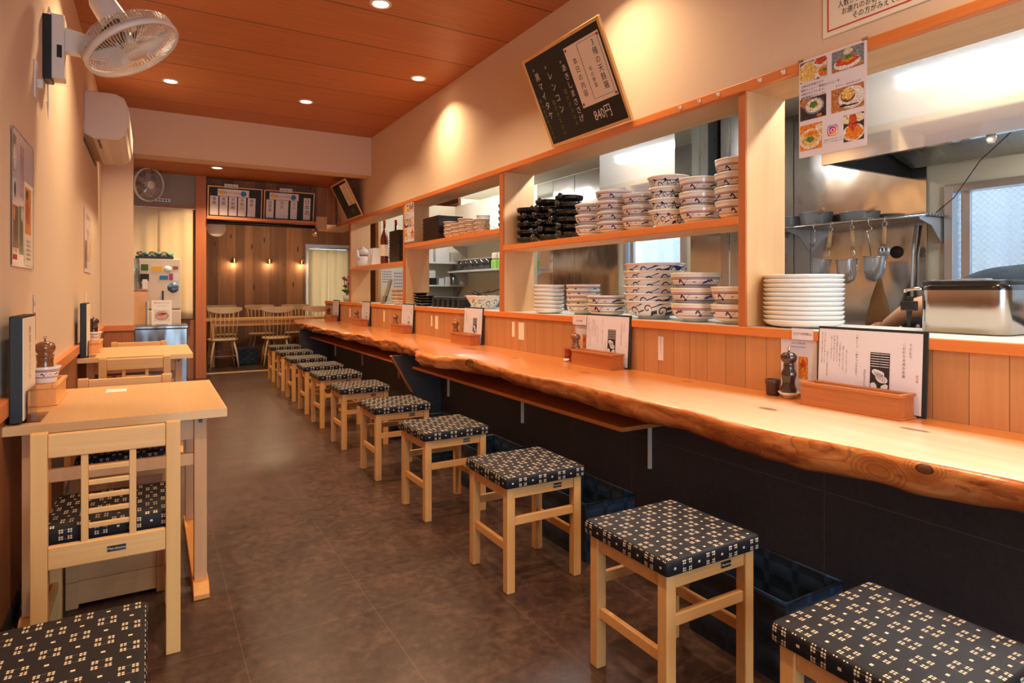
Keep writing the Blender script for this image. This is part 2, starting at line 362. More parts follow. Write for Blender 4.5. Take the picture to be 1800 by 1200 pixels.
# ------------------------------------------------------------------ mesh helpers
class MB:
    def __init__(s): s.v = []; s.f = []; s.sm = []
    def quad(s, a, b, c, d): i = len(s.v); s.v += [a, b, c, d]; s.f.append((i, i+1, i+2, i+3)); s.sm.append(0); return s
    def box(s, x0, x1, y0, y1, z0, z1):
        i = len(s.v)
        s.v += [(x0, y0, z0), (x1, y0, z0), (x1, y1, z0), (x0, y1, z0), (x0, y0, z1), (x1, y0, z1), (x1, y1, z1), (x0, y1, z1)]
        for f in ((0, 3, 2, 1), (4, 5, 6, 7), (0, 1, 5, 4), (1, 2, 6, 5), (2, 3, 7, 6), (3, 0, 4, 7)):
            s.f.append(tuple(i + a for a in f)); s.sm.append(0)
        return s
    def cbox(s, c, d): return s.box(c[0]-d[0]/2, c[0]+d[0]/2, c[1]-d[1]/2, c[1]+d[1]/2, c[2]-d[2]/2, c[2]+d[2]/2)
    def obox(s, p0, p1, w, t, up=(0, 0, 1)):
        """bar from p0 to p1, w across, t thick"""
        p0 = Vector(p0); p1 = Vector(p1); d = (p1-p0).normalized(); u = Vector(up)
        a = d.cross(u); a = a.normalized() if a.length > 1e-4 else Vector((1, 0, 0)); b = a.cross(d).normalized()
        i = len(s.v)
        for p in (p0, p1):
            for sa, sb in ((-1, -1), (1, -1), (1, 1), (-1, 1)): s.v.append(tuple(p + a*sa*w/2 + b*sb*t/2))
        for f in ((0, 1, 2, 3), (7, 6, 5, 4), (0, 4, 5, 1), (1, 5, 6, 2), (2, 6, 7, 3), (3, 7, 4, 0)):
            s.f.append(tuple(i + q for q in f)); s.sm.append(0)
        return s
    def prism(s, pts, axis, a, b):
        """pts: 2D polygon in the plane across axis, swept from a to b"""
        def P(p, t): return {'X': (t, p[0], p[1]), 'Y': (p[0], t, p[1]), 'Z': (p[0], p[1], t)}[axis]
        n = len(pts); i = len(s.v); s.v += [P(p, a) for p in pts] + [P(p, b) for p in pts]
        s.f.append(tuple(range(i+n-1, i-1, -1))); s.f.append(tuple(range(i+n, i+2*n))); s.sm += [0, 0]
        for j in range(n): s.f.append((i+j, i+(j+1) % n, i+n+(j+1) % n, i+n+j)); s.sm.append(0)
        return s
    def tube(s, path, r, n=8, closed=False, caps=True):
        path = [Vector(p) for p in path]; m = len(path); rr = r if isinstance(r, (list, tuple)) else [r]*m
        i0 = len(s.v); prev = None
        for j, p in enumerate(path):
            if closed: d = path[(j+1) % m] - path[j-1]
            else: d = path[min(j+1, m-1)] - path[max(j-1, 0)]
            d = d.normalized() if d.length > 1e-9 else Vector((0, 0, 1))
            if prev is None:
                a = d.cross(Vector((0, 0, 1)));  a = d.cross(Vector((1, 0, 0))) if a.length < .05 else a
            else: a = prev - d*prev.dot(d)
            a.normalize(); prev = a; b = d.cross(a)
            for q in range(n):
                t = 2*PI*q/n; s.v.append(tuple(p + (a*math.cos(t) + b*math.sin(t))*rr[j]))
        for j in range(m if closed else m-1):
            k2 = (j+1) % m
            for q in range(n):
                s.f.append((i0+j*n+q, i0+j*n+(q+1) % n, i0+k2*n+(q+1) % n, i0+k2*n+q)); s.sm.append(1)
        if caps and not closed:
            s.f.append(tuple(i0+q for q in range(n-1, -1, -1))); s.f.append(tuple(i0+(m-1)*n+q for q in range(n))); s.sm += [0, 0]
        return s
    def cyl(s, x, y, z0, z1, r, n=24, r2=None): return s.lathe([(0, z0), (r, z0), (r if r2 is None else r2, z1), (0, z1)], (x, y, 0), n, False)
    def lathe(s, prof, c=(0, 0, 0), n=32, smooth=True):
        i0 = len(s.v); rows = []
        for r, z in prof:
            if r < 1e-6: rows.append([len(s.v)]); s.v.append((c[0], c[1], c[2]+z))
            else:
                rows.append(list(range(len(s.v), len(s.v)+n)))
                for q in range(n): t = 2*PI*q/n; s.v.append((c[0]+r*math.cos(t), c[1]+r*math.sin(t), c[2]+z))
        for a, b in zip(rows, rows[1:]):
            for q in range(n):
                q2 = (q+1) % n
                f = (a[0], b[q2], b[q]) if len(a) == 1 else ((a[q], a[q2], b[0]) if len(b) == 1 else (a[q], a[q2], b[q2], b[q]))
                if len(a) == 1 and len(b) == 1: continue
                s.f.append(f); s.sm.append(1 if smooth else 0)
        return s
    def grid(s, pts, smooth=True):
        i0 = len(s.v); R = len(pts); C_ = len(pts[0])
        for row in pts: s.v += [tuple(p) for p in row]
        for a in range(R-1):
            for b in range(C_-1): s.f.append((i0+a*C_+b, i0+a*C_+b+1, i0+(a+1)*C_+b+1, i0+(a+1)*C_+b)); s.sm.append(1 if smooth else 0)
        return s
    def disc(s, cx, cy, z, rx, ry, n=24):
        i = len(s.v); s.v += [(cx+rx*math.cos(2*PI*q/n), cy+ry*math.sin(2*PI*q/n), z) for q in range(n)]; s.f.append(tuple(range(i, i+n))); s.sm.append(0); return s
    def build(s, name, mat, parent=None, bevel=0, solid=0, sub=0, loc=None, rot=None, fix=True, **tags):
        me = bpy.data.meshes.new(name); me.from_pydata(s.v, [], s.f); me.update()
        me.polygons.foreach_set('use_smooth', [bool(a) for a in s.sm])
        if fix:
            bm = bmesh.new(); bm.from_mesh(me); bmesh.ops.recalc_face_normals(bm, faces=bm.faces); bm.to_mesh(me); bm.free()
        me.materials.append(MT[mat] if isinstance(mat, str) else mat)
        o = bpy.data.objects.new(name, me); sc.collection.objects.link(o)
        if parent: o.parent = parent
        if loc: o.location = loc
        if rot: o.rotation_euler = rot
        if solid:
            d = o.modifiers.new('thickness', 'SOLIDIFY'); d.thickness = solid; d.offset = 0
        if bevel:
            d = o.modifiers.new('bevel', 'BEVEL'); d.width = bevel; d.segments = 2; d.limit_method = 'ANGLE'; d.angle_limit = .7
        if sub:
            d = o.modifiers.new('sub', 'SUBSURF'); d.levels = sub; d.render_levels = sub
        tag(o, **tags)
        return o

def tag(o, label=None, cat=None, group=None, kind=None):
    if label: o['label'] = label
    if cat: o['category'] = cat
    if group: o['group'] = group
    if kind: o['kind'] = kind
    return o
def thing(name, label, cat, loc=(0, 0, 0), rz=0, group=None):
    o = bpy.data.objects.new(name, None); sc.collection.objects.link(o); o.empty_display_size = .05
    o.location = loc; o.rotation_euler = (0, 0, rz); return tag(o, label, cat, group)
def frame(o, origin, xd, yd):
    xd = Vector(xd).normalized(); yd = Vector(yd); zd = xd.cross(yd).normalized(); yd = zd.cross(xd)
    o.matrix_world = Matrix.Translation(origin) @ Matrix((xd, yd, zd)).transposed().to_4x4(); return o
def dup(root, loc=None, rz=None, label=None, group=None):
    def cp(o, par):
        c = o.copy(); sc.collection.objects.link(c)
        if par: c.parent = par
        for ch in kids.get(o.name, []): cp(ch, c)
        return c
    kids = {}
    for o in sc.objects:
        if o.parent: kids.setdefault(o.parent.name, []).append(o)
    r = cp(root, None)
    if loc is not None: r.location = loc
    if rz is not None: r.rotation_euler = (0, 0, rz)
    if label: r['label'] = label
    if group: r['group'] = group
    return r
def txt(body, size, mat, parent, x, y, z=.0012, rot=0, align='CENTER', valign='CENTER', name='lettering', sx=1.0, line=1.0, sp=1.0):
    cu = bpy.data.curves.new(name, 'FONT'); cu.body = body; cu.size = size; cu.align_x = align; cu.align_y = valign
    cu.space_line = line; cu.space_character = sp; cu.resolution_u = 2
    o = bpy.data.objects.new('tmp_text', cu); sc.collection.objects.link(o); bpy.context.view_layer.update()
    me = bpy.data.meshes.new_from_object(o); bpy.data.objects.remove(o)
    me.materials.clear(); me.materials.append(MT[mat])
    r = bpy.data.objects.new(name, me); sc.collection.objects.link(r); r.parent = parent
    r.location = (x, y, z); r.rotation_euler = (0, 0, rot); r.scale = (sx, 1, 1)
    return r
def vtxt(body, size, mat, parent, x, y, z=.0012, step=1.08, rot=0, sx=1.0, name='lettering'):
    return txt('\n'.join(body), size, mat, parent, x, y, z, rot, 'CENTER', 'TOP', name, sx, step)
def rr(w, d, r, z, n=8):
    P = []
    for cx, cy, a0 in ((w-r, d-r, 0), (-w+r, d-r, PI/2), (-w+r, -d+r, PI), (w-r, -d+r, 1.5*PI)):
        for q in range(n+1): a = a0+PI/2*q/n; P.append((cx+r*math.cos(a), cy+r*math.sin(a), z))
    return P+[P[0]]
def rloft(levels, c=(0, 0)): return MB().grid([[(x+c[0], y+c[1], z) for x, y, z in rr(*l)] for l in levels])
ORD = ['bottom', 'second from the bottom', 'third from the bottom', 'fourth from the bottom', 'fifth from the bottom', 'sixth from the bottom', 'seventh from the bottom', 'eighth from the bottom', 'ninth from the bottom', 'tenth from the bottom', 'eleventh from the bottom', 'twelfth from the bottom', 'thirteenth from the bottom', 'fourteenth from the bottom']
def ordn(i, n): return 'topmost' if i == n-1 else ('lowest' if i == 0 else ORD[i])
# ------------------------------------------------------------------ the setting
MT['grey_panel'] = flat('grey_wall_panel', (150, 138, 126), .8)
XW = 2.408; XB = 2.69; XL = -.45; ZC = 3.11; XK = 4.1
def S(name, mb, mat, **kw): return mb.build(name, mat, kind='structure', **kw)
S('floor', MB().box(-.75, 4.7, -2.1, 11.8, -.06, 0), 'floor')
S('ceiling', MB().box(-.55, XW+.05, -2.1, 7.7, ZC, ZC+.08), 'ceiling')
S('ceiling_back', MB().box(-.75, 4.7, 7.95, 11.8, 2.70, 2.78), 'ceiling')
S('ceiling_kitchen', MB().box(XB, XK+.1, -2.1, 7.95, 2.48, 2.56), 'kitchen_wall')
S('wall_left', MB().box(XL-.1, XL, -2.1, 7.68, 0, ZC), 'plaster')
S('wall_pier', MB().box(XL-.1, -.17, 7.68, 7.95, 0, ZC), 'plaster')
S('wall_beam', MB().box(-.17, XW, 7.68, 7.95, 2.63, ZC), 'plaster')
S('wall_back_left', MB().box(-.7, -.6, 7.95, 11.7, 0, 2.7), 'plaster')
S('wall_right', MB().box(XW, XB, -2.1, 10.07, 2.155, ZC), 'plaster')
S('wall_ledge', MB().box(XW, XB, -2.1, 10.07, 0, .967), 'plank_wall')
S('wall_under_counter', MB().box(2.25, XW, -2.1, 9.9, 0, .60), 'dark_tile')
S('trim_1', MB().box(XW-.014, XW+.02, -2.1, 10.07, 2.113, 2.155), 'orange_wood', bevel=.003)
S('trim_2', MB().box(XW+.02, XB, -2.1, 10.07, 2.113, 2.155), 'soffit')
S('trim_3', MB().box(XW-.014, XW+.014, -2.1, 10.07, .967, 1.008), 'orange_wood', bevel=.003)
S('trim_4', MB().box(XW+.014, 3.0, -2.1, 8.6, .967, 1.008), 'kitchen_white')
n = 5
for y0, y1 in ((1.95, 1.99), (4.26, 4.32), (6.46, 6.52), (8.62, 8.68), (-.45, -.41)):
    S('trim_%d' % n, MB().box(XW+.006, XB, y0, y1, 1.009, 2.113), 'pale_board'); n += 1
    S('trim_%d' % n, MB().box(XW-.006, XW+.006, y0, y1, 1.009, 2.113), 'orange_wood_z'); n += 1
S('trim_%d' % n, MB().box(XW-.008, XB, 10.07, 10.10, 2.113, 2.63), 'orange_wood_z'); n += 1
for y0, y1, zt, th in ((1.99, 4.26, 1.53, .04), (4.32, 6.46, 1.675, .042), (6.52, 8.62, 1.50, .042)):
    S('trim_%d' % n, MB().box(XW+.012, XB, y0, y1, zt-th, zt), 'pale_board_y'); n += 1
    S('trim_%d' % n, MB().box(XW-.008, XW+.012, y0, y1, zt-th, zt), 'orange_wood', bevel=.003); n += 1
# left wainscot
S('trim_%d' % n, MB().box(XL, XL+.018, -2.1, 7.68, 0, .75), 'wainscot'); n += 1
S('trim_%d' % n, MB().box(XL, XL+.032, -2.1, 7.68, .75, .81), 'orange_wood', bevel=.004); n += 1
S('trim_%d' % n, MB().box(-.43, -.165, 7.664, 7.68, 0, .75), 'wainscot_x'); n += 1
S('trim_%d' % n, MB().box(-.43, -.155, 7.652, 7.68, .75, .81), 'orange_wood', bevel=.004); n += 1
S('baseboard_left', MB().box(XL+.018, XL+.026, -2.1, 7.66, 0, .06), 'dark_void')
# kitchen outer wall with two window openings
def holed(name, mat, x0, x1, ys, zs, holes, axis='Y'):
    """wall in the plane across X, cut into cells, cells inside holes left out"""
    mb = MB()
    for a, b in zip(ys, ys[1:]):
        for c, d in zip(zs, zs[1:]):
            m = ((a+b)/2, (c+d)/2)
            if any(h[0] < m[0] < h[1] and h[2] < m[1] < h[3] for h in holes): continue
            if axis == 'Y': mb.box(x0, x1, a, b, c, d)
            else: mb.box(a, b, x0, x1, c, d)
    return S(name, mb, mat)
W1 = (.2, 1.88, .98, 1.80); W2 = (3.95, 4.78, 1.37, 1.85)
holed('wall_kitchen', 'kitchen_wall', XK, XK+.1, [-2.1, .2, 1.88, 3.95, 4.78, 8.9], [0, .98, 1.37, 1.80, 1.85, 2.48], [W1, (W2[0], W2[1], 1.37, 1.85)])
S('wall_kitchen_end', MB().box(2.9, XK, 8.8, 8.9, 0, 2.48), 'kitchen_wall')
S('trim_%d' % n, MB().box(2.86, 2.9, 8.78, 8.92, 0, 2.48), 'pale_board'); n += 1
S('wall_back_right', MB().box(4.6, 4.7, 8.9, 11.7, 0, 2.7), 'plaster')
S('wall_behind_kitchen', MB().box(XK+.1, 4.6, 8.8, 8.9, 0, 2.7), 'plaster')
holed('wall_back', 'rustic', 11.7, 11.8, [-.7, 2.43, 3.25, 4.7], [0, .5, 2.02, 2.70], [(2.43, 3.25, .5, 2.02)], 'X')
holed('wall_front', 'plaster', -2.1, -2.0, [-.55, -.1, 2.3, 4.2], [0, .12, 2.25, 3.11], [(-.1, 2.3, .12, 2.25)], 'X')
# front window
w = S('window_1', MB().box(-.1, -.04, -2.08, -2.02, .12, 2.25).box(2.24, 2.3, -2.08, -2.02, .12, 2.25).box(-.04, 2.24, -2.08, -2.02, .12, .18).box(-.04, 2.24, -2.08, -2.02, 2.19, 2.25).box(1.08, 1.13, -2.08, -2.02, .18, 2.19), 'alu')
MB().box(-.04, 2.24, -2.052, -2.048, .18, 2.19).build('pane', 'glass', w)
# kitchen windows: frame, sash, wired glass
k = M('wired_glass', (214, 224, 240), .35); nt = k.nt
x, y, z = k.xyz(); dg = (((y + z)*28.0).fract().gt(.94)).mx(((y - z)*28.0).fract().gt(.94))
tr = nt.nodes.new('ShaderNodeBsdfTransparent'); tr.inputs[0].default_value = lin((222, 230, 240)); tl = nt.nodes.new('ShaderNodeBsdfTranslucent'); tl.inputs[0].default_value = lin((150, 160, 176))
gl = nt.nodes.new('ShaderNodeBsdfGlossy'); gl.inputs['Roughness'].default_value = .1
a_ = nt.nodes.new('ShaderNodeMixShader'); mm = dg*.4 + .12; nt.links.new(mm.s, a_.inputs[0]); nt.links.new(tr.outputs[0], a_.inputs[1]); nt.links.new(tl.outputs[0], a_.inputs[2])
b_ = nt.nodes.new('ShaderNodeMixShader'); b_.inputs[0].default_value = .06; nt.links.new(a_.outputs[0], b_.inputs[1]); nt.links.new(gl.outputs[0], b_.inputs[2])
nt.links.new(b_.outputs[0], nt.nodes['Material Output'].inputs[0]); MT['wired'] = k.m
for i, (y0, y1, z0, z1) in enumerate((W1, W2)):
    mb = MB().box(XK-.03, XK+.06, y0, y0+.045, z0, z1).box(XK-.03, XK+.06, y1-.045, y1, z0, z1).box(XK-.03, XK+.06, y0+.045, y1-.045, z0, z0+.045).box(XK-.03, XK+.06, y0+.045, y1-.045, z1-.045, z1)
    w = S('window_%d' % (i+2), mb, 'alu', bevel=.003)
    MB().box(XK+.0, XK+.03, y1-.12, y1-.075, z0+.045, z1-.045).box(XK, XK+.03, y0+.045, y0+.085, z0+.045, z1-.045).build('sash', 'alu', w)
    MB().box(XK+.02, XK+.026, y0+.045, y1-.045, z0+.045, z1-.045).build('pane', 'wired', w)
# corrugated siding of the neighbour house outside
pts = []
for j in range(241):
    yy = -1.5 + j*.03; t = (j % 8)/8; xx = 5.1 + (.035 if t < .38 else (.0 if t > .5 and t < .88 else .018))
    pts.append([(xx, yy, -.3), (xx, yy, 3.3)])
S('wall_neighbour_siding', MB().grid(pts, False), 'siding')
# back window: frame, curtain
w = S('window_4', MB().box(2.43, 2.49, 11.66, 11.74, .5, 2.02).box(3.19, 3.25, 11.66, 11.74, .5, 2.02).box(2.49, 3.19, 11.66, 11.74, 1.96, 2.02).box(2.49, 3.19, 11.66, 11.74, .5, .56), 'alu')
MB().box(2.49, 3.19, 11.70, 11.706, .56, 1.96).build('pane', 'glass', w)
# nook on the left: header panel, post, wainscot, opening header of the back room
S('trim_%d' % n, MB().box(-.6, .5, 9.25, 9.31, 2.27, 2.70), 'grey_panel'); n += 1
S('trim_%d' % n, MB().box(-.6, .5, 9.235, 9.25, 2.255, 2.285), 'orange_wood_z'); n += 1
S('trim_%d' % n, MB().box(.5, .63, 9.2, 9.34, 0, 2.70), 'orange_wood_z', bevel=.004); n += 1
S('trim_%d' % n, MB().box(-.6, .5, 9.29, 9.33, 0, .78), 'wainscot_x'); n += 1
S('trim_%d' % n, MB().box(.63, XW-.01, 9.34, 9.40, 2.16, 2.70), 'rustic'); n += 1
S('trim_%d' % n, MB().box(.63, 2.05, 9.10, 9.34, 2.125, 2.16), 'orange_wood', bevel=.003); n += 1
S('trim_%d' % n, MB().box(2.05, 2.2, 9.12, 9.36, 2.05, 2.24), 'pale_board'); n += 1
S('trim_%d' % n, MB().box(.63, 4.6, 9.62, 9.66, .0, .012), 'pale_board_y'); n += 1

# ------------------------------------------------------------------ curtains
def curtain(name, x0, x1, z0, z1, y, mat, label, seed, amp=.02, folds=9, split=None):
    rnd = random.Random(seed); ph = [rnd.uniform(0, 6) for _ in range(4)]; rows = []
    N = 90
    for a in range(13):
        t = a/12; row = []
        for b in range(N+1):
            s = b/N; xx = x0 + (x1-x0)*s
            yy = y + amp*(math.sin(s*folds*2*PI + ph[0])*.5*(.45+.55*t) + math.sin(s*folds*1.3*PI + ph[1])*.4 + .2*math.sin(s*23 + t*2 + ph[2]))
            if split and abs(s-split) < .012: yy += amp*2.2*(.3+t)
            row.append((xx, yy, z1 - (z1-z0)*t))
        rows.append(row)
    return MB().grid(rows).build(name, mat, solid=.003, label=label, cat='curtain')
curtain('noren_curtain', -.58, .47, .80, 2.24, 9.19, 'fabric_cream', 'cream cloth curtain in two panels hanging behind the refrigerator', 3, .018, 7, .62)
r = MB().tube([(-.58, 9.19, 2.245), (.49, 9.19, 2.245)], .008, 8).build('curtain_rod', 'white_plastic', label='thin rod carrying the cream curtain under the grey panel', cat='rod')
curtain('window_curtain', 2.46, 3.20, .62, 1.93, 11.62, 'fabric_pale', 'pale beige curtain drawn across the window of the back room', 5, .03, 5, .5)
MB().tube([(2.42, 11.60, 1.945), (3.26, 11.60, 1.945)], .012, 8).build('curtain_rod', 'alu', label='silver rod above the pale curtain of the back window', cat='rod')

# ------------------------------------------------------------------ downlights
MT['lamp_on'] = emis('lamp_face', (255, 222, 176), 22)
dl_lab = ['round ceiling downlight nearest the top edge of the picture', 'round ceiling downlight on the left, beyond the big wall fan', 'round ceiling downlight beside the chalkboard wall', 'round ceiling downlight in the middle, close to the white beam',
          'round ceiling downlight above the big chalkboard, out of frame', 'round ceiling downlight over the front table, out of frame', 'round ceiling downlight over the near end of the counter, out of frame', 'round ceiling downlight by the left wall behind the camera', 'round ceiling downlight by the shop front, behind the camera']
for i, (x, y) in enumerate(DOWN):
    t = thing('downlight', dl_lab[i], 'ceiling light', (x, y, ZC), 0, 'recessed downlights')
    MB().lathe([(.052, -.004), (.062, -.010), (.072, -.006), (.074, 0)], n=32).build('trim_ring', 'white_plastic', t)
    MB().lathe([(0, -.004), (.052, -.004)], n=32).build('lamp_face', 'lamp_on', t)
    lamp('downlight_beam', 'AREA', (x, y, DOWN_Z-.02), 15 if x > 1.8 else 24, WARM, shape='DISK', size=.1, spread=math.radians(125))
t = thing('downlight', 'round ceiling downlight beyond the beam, over the refrigerator nook', 'ceiling light', (.70, 8.48, 2.70), 0, 'recessed downlights')
MB().lathe([(.052, -.004), (.062, -.010), (.072, -.006), (.074, 0)], n=32).build('trim_ring', 'white_plastic', t)
MB().lathe([(0, -.004), (.052, -.004)], n=32).build('lamp_face', 'lamp_on', t)
lamp('downlight_beam', 'AREA', (.70, 8.48, 2.67), 26, WARM, shape='DISK', size=.1, spread=math.radians(125))
# kitchen fluorescent fixtures
MT['tube_soft'] = emis('fluorescent_tube_soft', (250, 252, 255), 70); MT['tube_on'] = emis('fluorescent_tube', (250, 252, 255), 150)
for i, (y0, y1, lab) in enumerate(((.45, 1.86, 'long white fluorescent light under the kitchen ceiling, nearest the camera'), (3.2, 4.2, 'long white fluorescent light under the kitchen ceiling, second from the camera'), (6.2, 8.0, 'long white fluorescent light under the kitchen ceiling, farthest from the camera'))):
    t = thing('fluorescent_light', lab, 'ceiling light', (2.88 if i < 2 else 3.4, (y0+y1)/2, 2.48 if i else 2.48), 0, 'kitchen ceiling lights')
    L = (y1-y0)/2; zz = -.20 if i < 2 else -.10
    MB().box(-.07, .07, -L, L, zz+.05, zz+.08).build('reflector', 'white_plastic', t, bevel=.01)
    MB().tube([(0, -L*.8, zz+.08), (0, -L*.8, 0)], .008).tube([(0, L*.8, zz+.08), (0, L*.8, 0)], .008).build('hanger', 'white_plastic', t)
    MB().tube([(0, -L+.02, zz+.03), (0, L-.02, zz+.03)], .016, 12).build('tube', 'tube_on' if i < 2 else 'tube_soft', t)

# ------------------------------------------------------------------ counter
prof = [(-1.6, 1.80), (.0, 1.80), (.665, 1.816), (.969, 1.787), (1.402, 1.755), (1.745, 1.785), (2.028, 1.784), (2.408, 1.806), (2.914, 1.772), (3.38, 1.803), (3.72, 1.846), (3.90, 1.812), (4.02, 1.70), (4.25, 1.675), (4.42, 1.72), (4.50, 1.80), (4.7, 1.823), (5.1, 1.86), (5.465, 1.897), (5.884, 1.858), (6.3, 1.865), (6.6, 1.855), (6.75, 1.80), (7.3, 1.80), (7.785, 1.79), (8.351, 1.803), (9.0, 1.80), (9.547, 1.824), (9.85, 1.88), (10.0, 1.97), (10.06, 2.05)]
thk = [(-1.6, .10), (.6, .10), (.97, .108), (1.4, .118), (1.75, .105), (2.4, .11), (2.9, .09), (3.4, .085), (3.7, .105), (4.1, .10), (4.6, .085), (5.4, .115), (6.6, .10), (7.2, .085), (8.3, .095), (9.5, .08), (10.06, .075)]
def interp(tb, y):
    for (a, p), (b, q) in zip(tb, tb[1:]):
        if a <= y <= b:
            t = (y-a)/(b-a); t = t*t*(3-2*t); return p + (q-p)*t
    return tb[-1][1]
def nz1(y, s): return math.sin(y*7.3+s)*.45 + math.sin(y*17.1+s*2.3)*.3 + math.sin(y*41+s*4.1)*.15
rows = []; N = 560
for j in range(N+1):
    y = -1.6 + 11.66*j/N; xf = interp(prof, y) + .006*nz1(y, 1); T = interp(thk, y) + .006*nz1(y, 5)
    far = max(0, min(1, (y-3.4)/1.2)); A = .006 + .02*far
    row = [(XW-.001, y, .72), ((XW+xf)/2, y, .72), (xf+.012, y, .72), (xf+.002, y, .7165), (xf-.004, y, .706)]
    for q, (fx, fz) in enumerate(((-.004, .22), (.0, .42), (.008, .62), (.020, .82), (.04, .96))):
        row.append((xf + fx + A*nz1(y*(1+q*.07), q*.5), y, .72 - T*fz + .004*nz1(y, q)))
    row += [(xf+.08, y, .72-T), (XW-.001, y, .72-T)]
    rows.append(row)
mb = MB().grid(rows); nr = len(rows[0])
mb.f.append(tuple(range(nr-1, -1, -1))); mb.sm.append(0); b0 = N*nr; mb.f.append(tuple(b0+i for i in range(nr))); mb.sm.append(0)
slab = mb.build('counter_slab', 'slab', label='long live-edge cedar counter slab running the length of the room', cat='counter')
# supports and shelf under it
def panel(y0, y1, pts, lab):
    t = thing('counter_support', lab, 'support', (0, 0, 0), 0, 'support panels under the counter')
    MB().prism(pts, 'Y', y0, y1).build('panel', 'dark_tile', t)
    e = [(pts[i][0], pts[i][1]) for i in range(len(pts))]
    (a, c) = pts[0], pts[1]
    MB().obox((a[0]-.004, (y0+y1)/2, a[1]), (c[0]-.004, (y0+y1)/2, c[1]), y1-y0, .012, (1, 0, .3)).build('wooden_edge', 'orange_wood_z', t)
panel(5.12, 5.17, [(1.79, .61), (1.98, .285), (2.10, .0), (2.249, .0), (2.249, .61)], 'dark sloping support panel with wooden edge under the middle of the counter')
MB().prism([(1.84, .0), (2.249, .0), (2.249, .61), (1.84, .61)], 'Y', 9.2, 9.26).build('counter_support', 'dark_tile', label='dark upright panel closing the far end under the counter', cat='support', group='support panels under the counter')
for k_, (y0, y1, lab) in enumerate(((2.32, 5.115, 'long thin wooden bag shelf under the counter, nearer one'), (5.18, 9.15, 'long thin wooden bag shelf under the counter, farther one'))):
    t = thing('bag_shelf', lab, 'shelf', (0, 0, 0), 0, 'shelves under the counter')
    MB().box(1.97, 2.249, y0, y1, .490, .512).build('board', 'orange_wood', t, bevel=.002)
    for yb in ([2.42, 3.70, 4.95] if k_ == 0 else [6.2, 7.5, 8.8]):
        MB().box(2.238, 2.249, yb-.009, yb+.009, .25, .49).box(2.03, 2.238, yb-.008, yb+.008, .476, .49).box(2.230, 2.238, yb-.005, yb+.005, .25, .476).build('bracket', 'white_plastic', t, bevel=.001)

# ------------------------------------------------------------------ stools
def make_stool(name='counter_stool'):
    t = thing(name, '', 'stool')
    w, d, h = .352, .336, .412; L = .036
    for sx in (-1, 1):
        for sy in (-1, 1):
            MB().cbox((sx*(w-L)/2, sy*(d-L)/2, h/2), (L, L, h)).build('leg', 'stool_wood', t, bevel=.003)
    for sy in (-1, 1): MB().cbox((0, sy*(d-L)/2, .389), (w-2*L, .024, .046)).build('apron', 'stool_wood_x', t, bevel=.002)
    for sx in (-1, 1): MB().cbox((sx*(w-L)/2, 0, .389), (.024, d-2*L, .046)).build('apron', 'stool_wood_x', t, bevel=.002)
    for sy in (-1, 1): MB().cbox((0, sy*(d-L)/2, .274), (w-2*L, .018, .032)).build('stretcher', 'stool_wood_x', t, bevel=.002)
    for sx in (-1, 1): MB().cbox((sx*(w-L)/2, 0, .172), (.018, d-2*L, .032)).build('stretcher', 'stool_wood_x', t, bevel=.002)
    # cushion with soft rounded edges
    W, D = .190, .183
    lv = [(.001, .001, .0005, -.5), (.988*W, .988*D, .010, -.5), (W, D, .012, -.42), (W, D, .012, .18), (.994*W, .994*D, .013, .36), (.975*W, .975*D, .014, .47), (.93*W, .93*D, .014, .505), (.5*W, .5*D, .01, .54), (.001, .001, .0005, .55)]
    rloft([(w_, d_, r_, .434+z_*.042) for w_, d_, r_, z_ in lv]).build('cushion', 'plaid', t)
    return t
def plate_label(t, z, y, x=0.06):
    o = MB().box(x-.019, x+.019, y-.0015, y, z-.0085, z+.0085).build('maker_plate', 'black_plastic', t)
    tt = txt('Marukatsu', .0095, 'chalk', t, 0, 0, 0); tt.matrix_local = Matrix.Translation((x, y-.0018, z)) @ Matrix.Rotation(PI/2, 4, 'X'); tt.name = 'plate_lettering'
st0 = make_stool(); plate_label(st0, .389, -.1645+.0)
st0.location = (1.362, .705, 0); st0['label'] = 'wooden stool with navy plaid cushion, cut off at the lower right corner'
st0['group'] = 'stools along the counter'
stools = [(1.373, 1.395, .0, 'nearest complete wooden stool with navy plaid cushion at the counter'),
          (1.365, 2.24, -.01, 'plaid-cushioned wooden stool second from the nearest complete one at the counter'),
          (1.372, 3.10, .015, 'plaid-cushioned wooden stool just nearer than the metal shelf bracket and sloping support'),
          (1.37, 3.88, .0, 'plaid-cushioned wooden stool fourth in the row counted from the nearest complete stool'),
          (1.385, 4.72, .0, 'plaid-cushioned wooden stool standing in front of the sloping counter support'),
          (1.41, 5.52, .02, 'plaid-cushioned wooden stool first beyond the sloping counter support'),
          (1.43, 6.2, .0, 'plaid-cushioned wooden stool fourth from the far end of the counter row'),
          (1.45, 6.95, .02, 'plaid-cushioned wooden stool third from the far end of the counter row'),
          (1.48, 7.72, .0, 'plaid-cushioned wooden stool second from the far end of the counter row'),
          (1.50, 8.5, .0, 'plaid-cushioned wooden stool at the far end of the counter row')]
for x, y, r_, lab in stools: dup(st0, (x, y, 0), r_, lab)
s2 = dup(st0, (-.198, 1.503, 0), 0, 'plaid-cushioned stool at the lower left, in front of the lattice-back chair'); del s2['group']

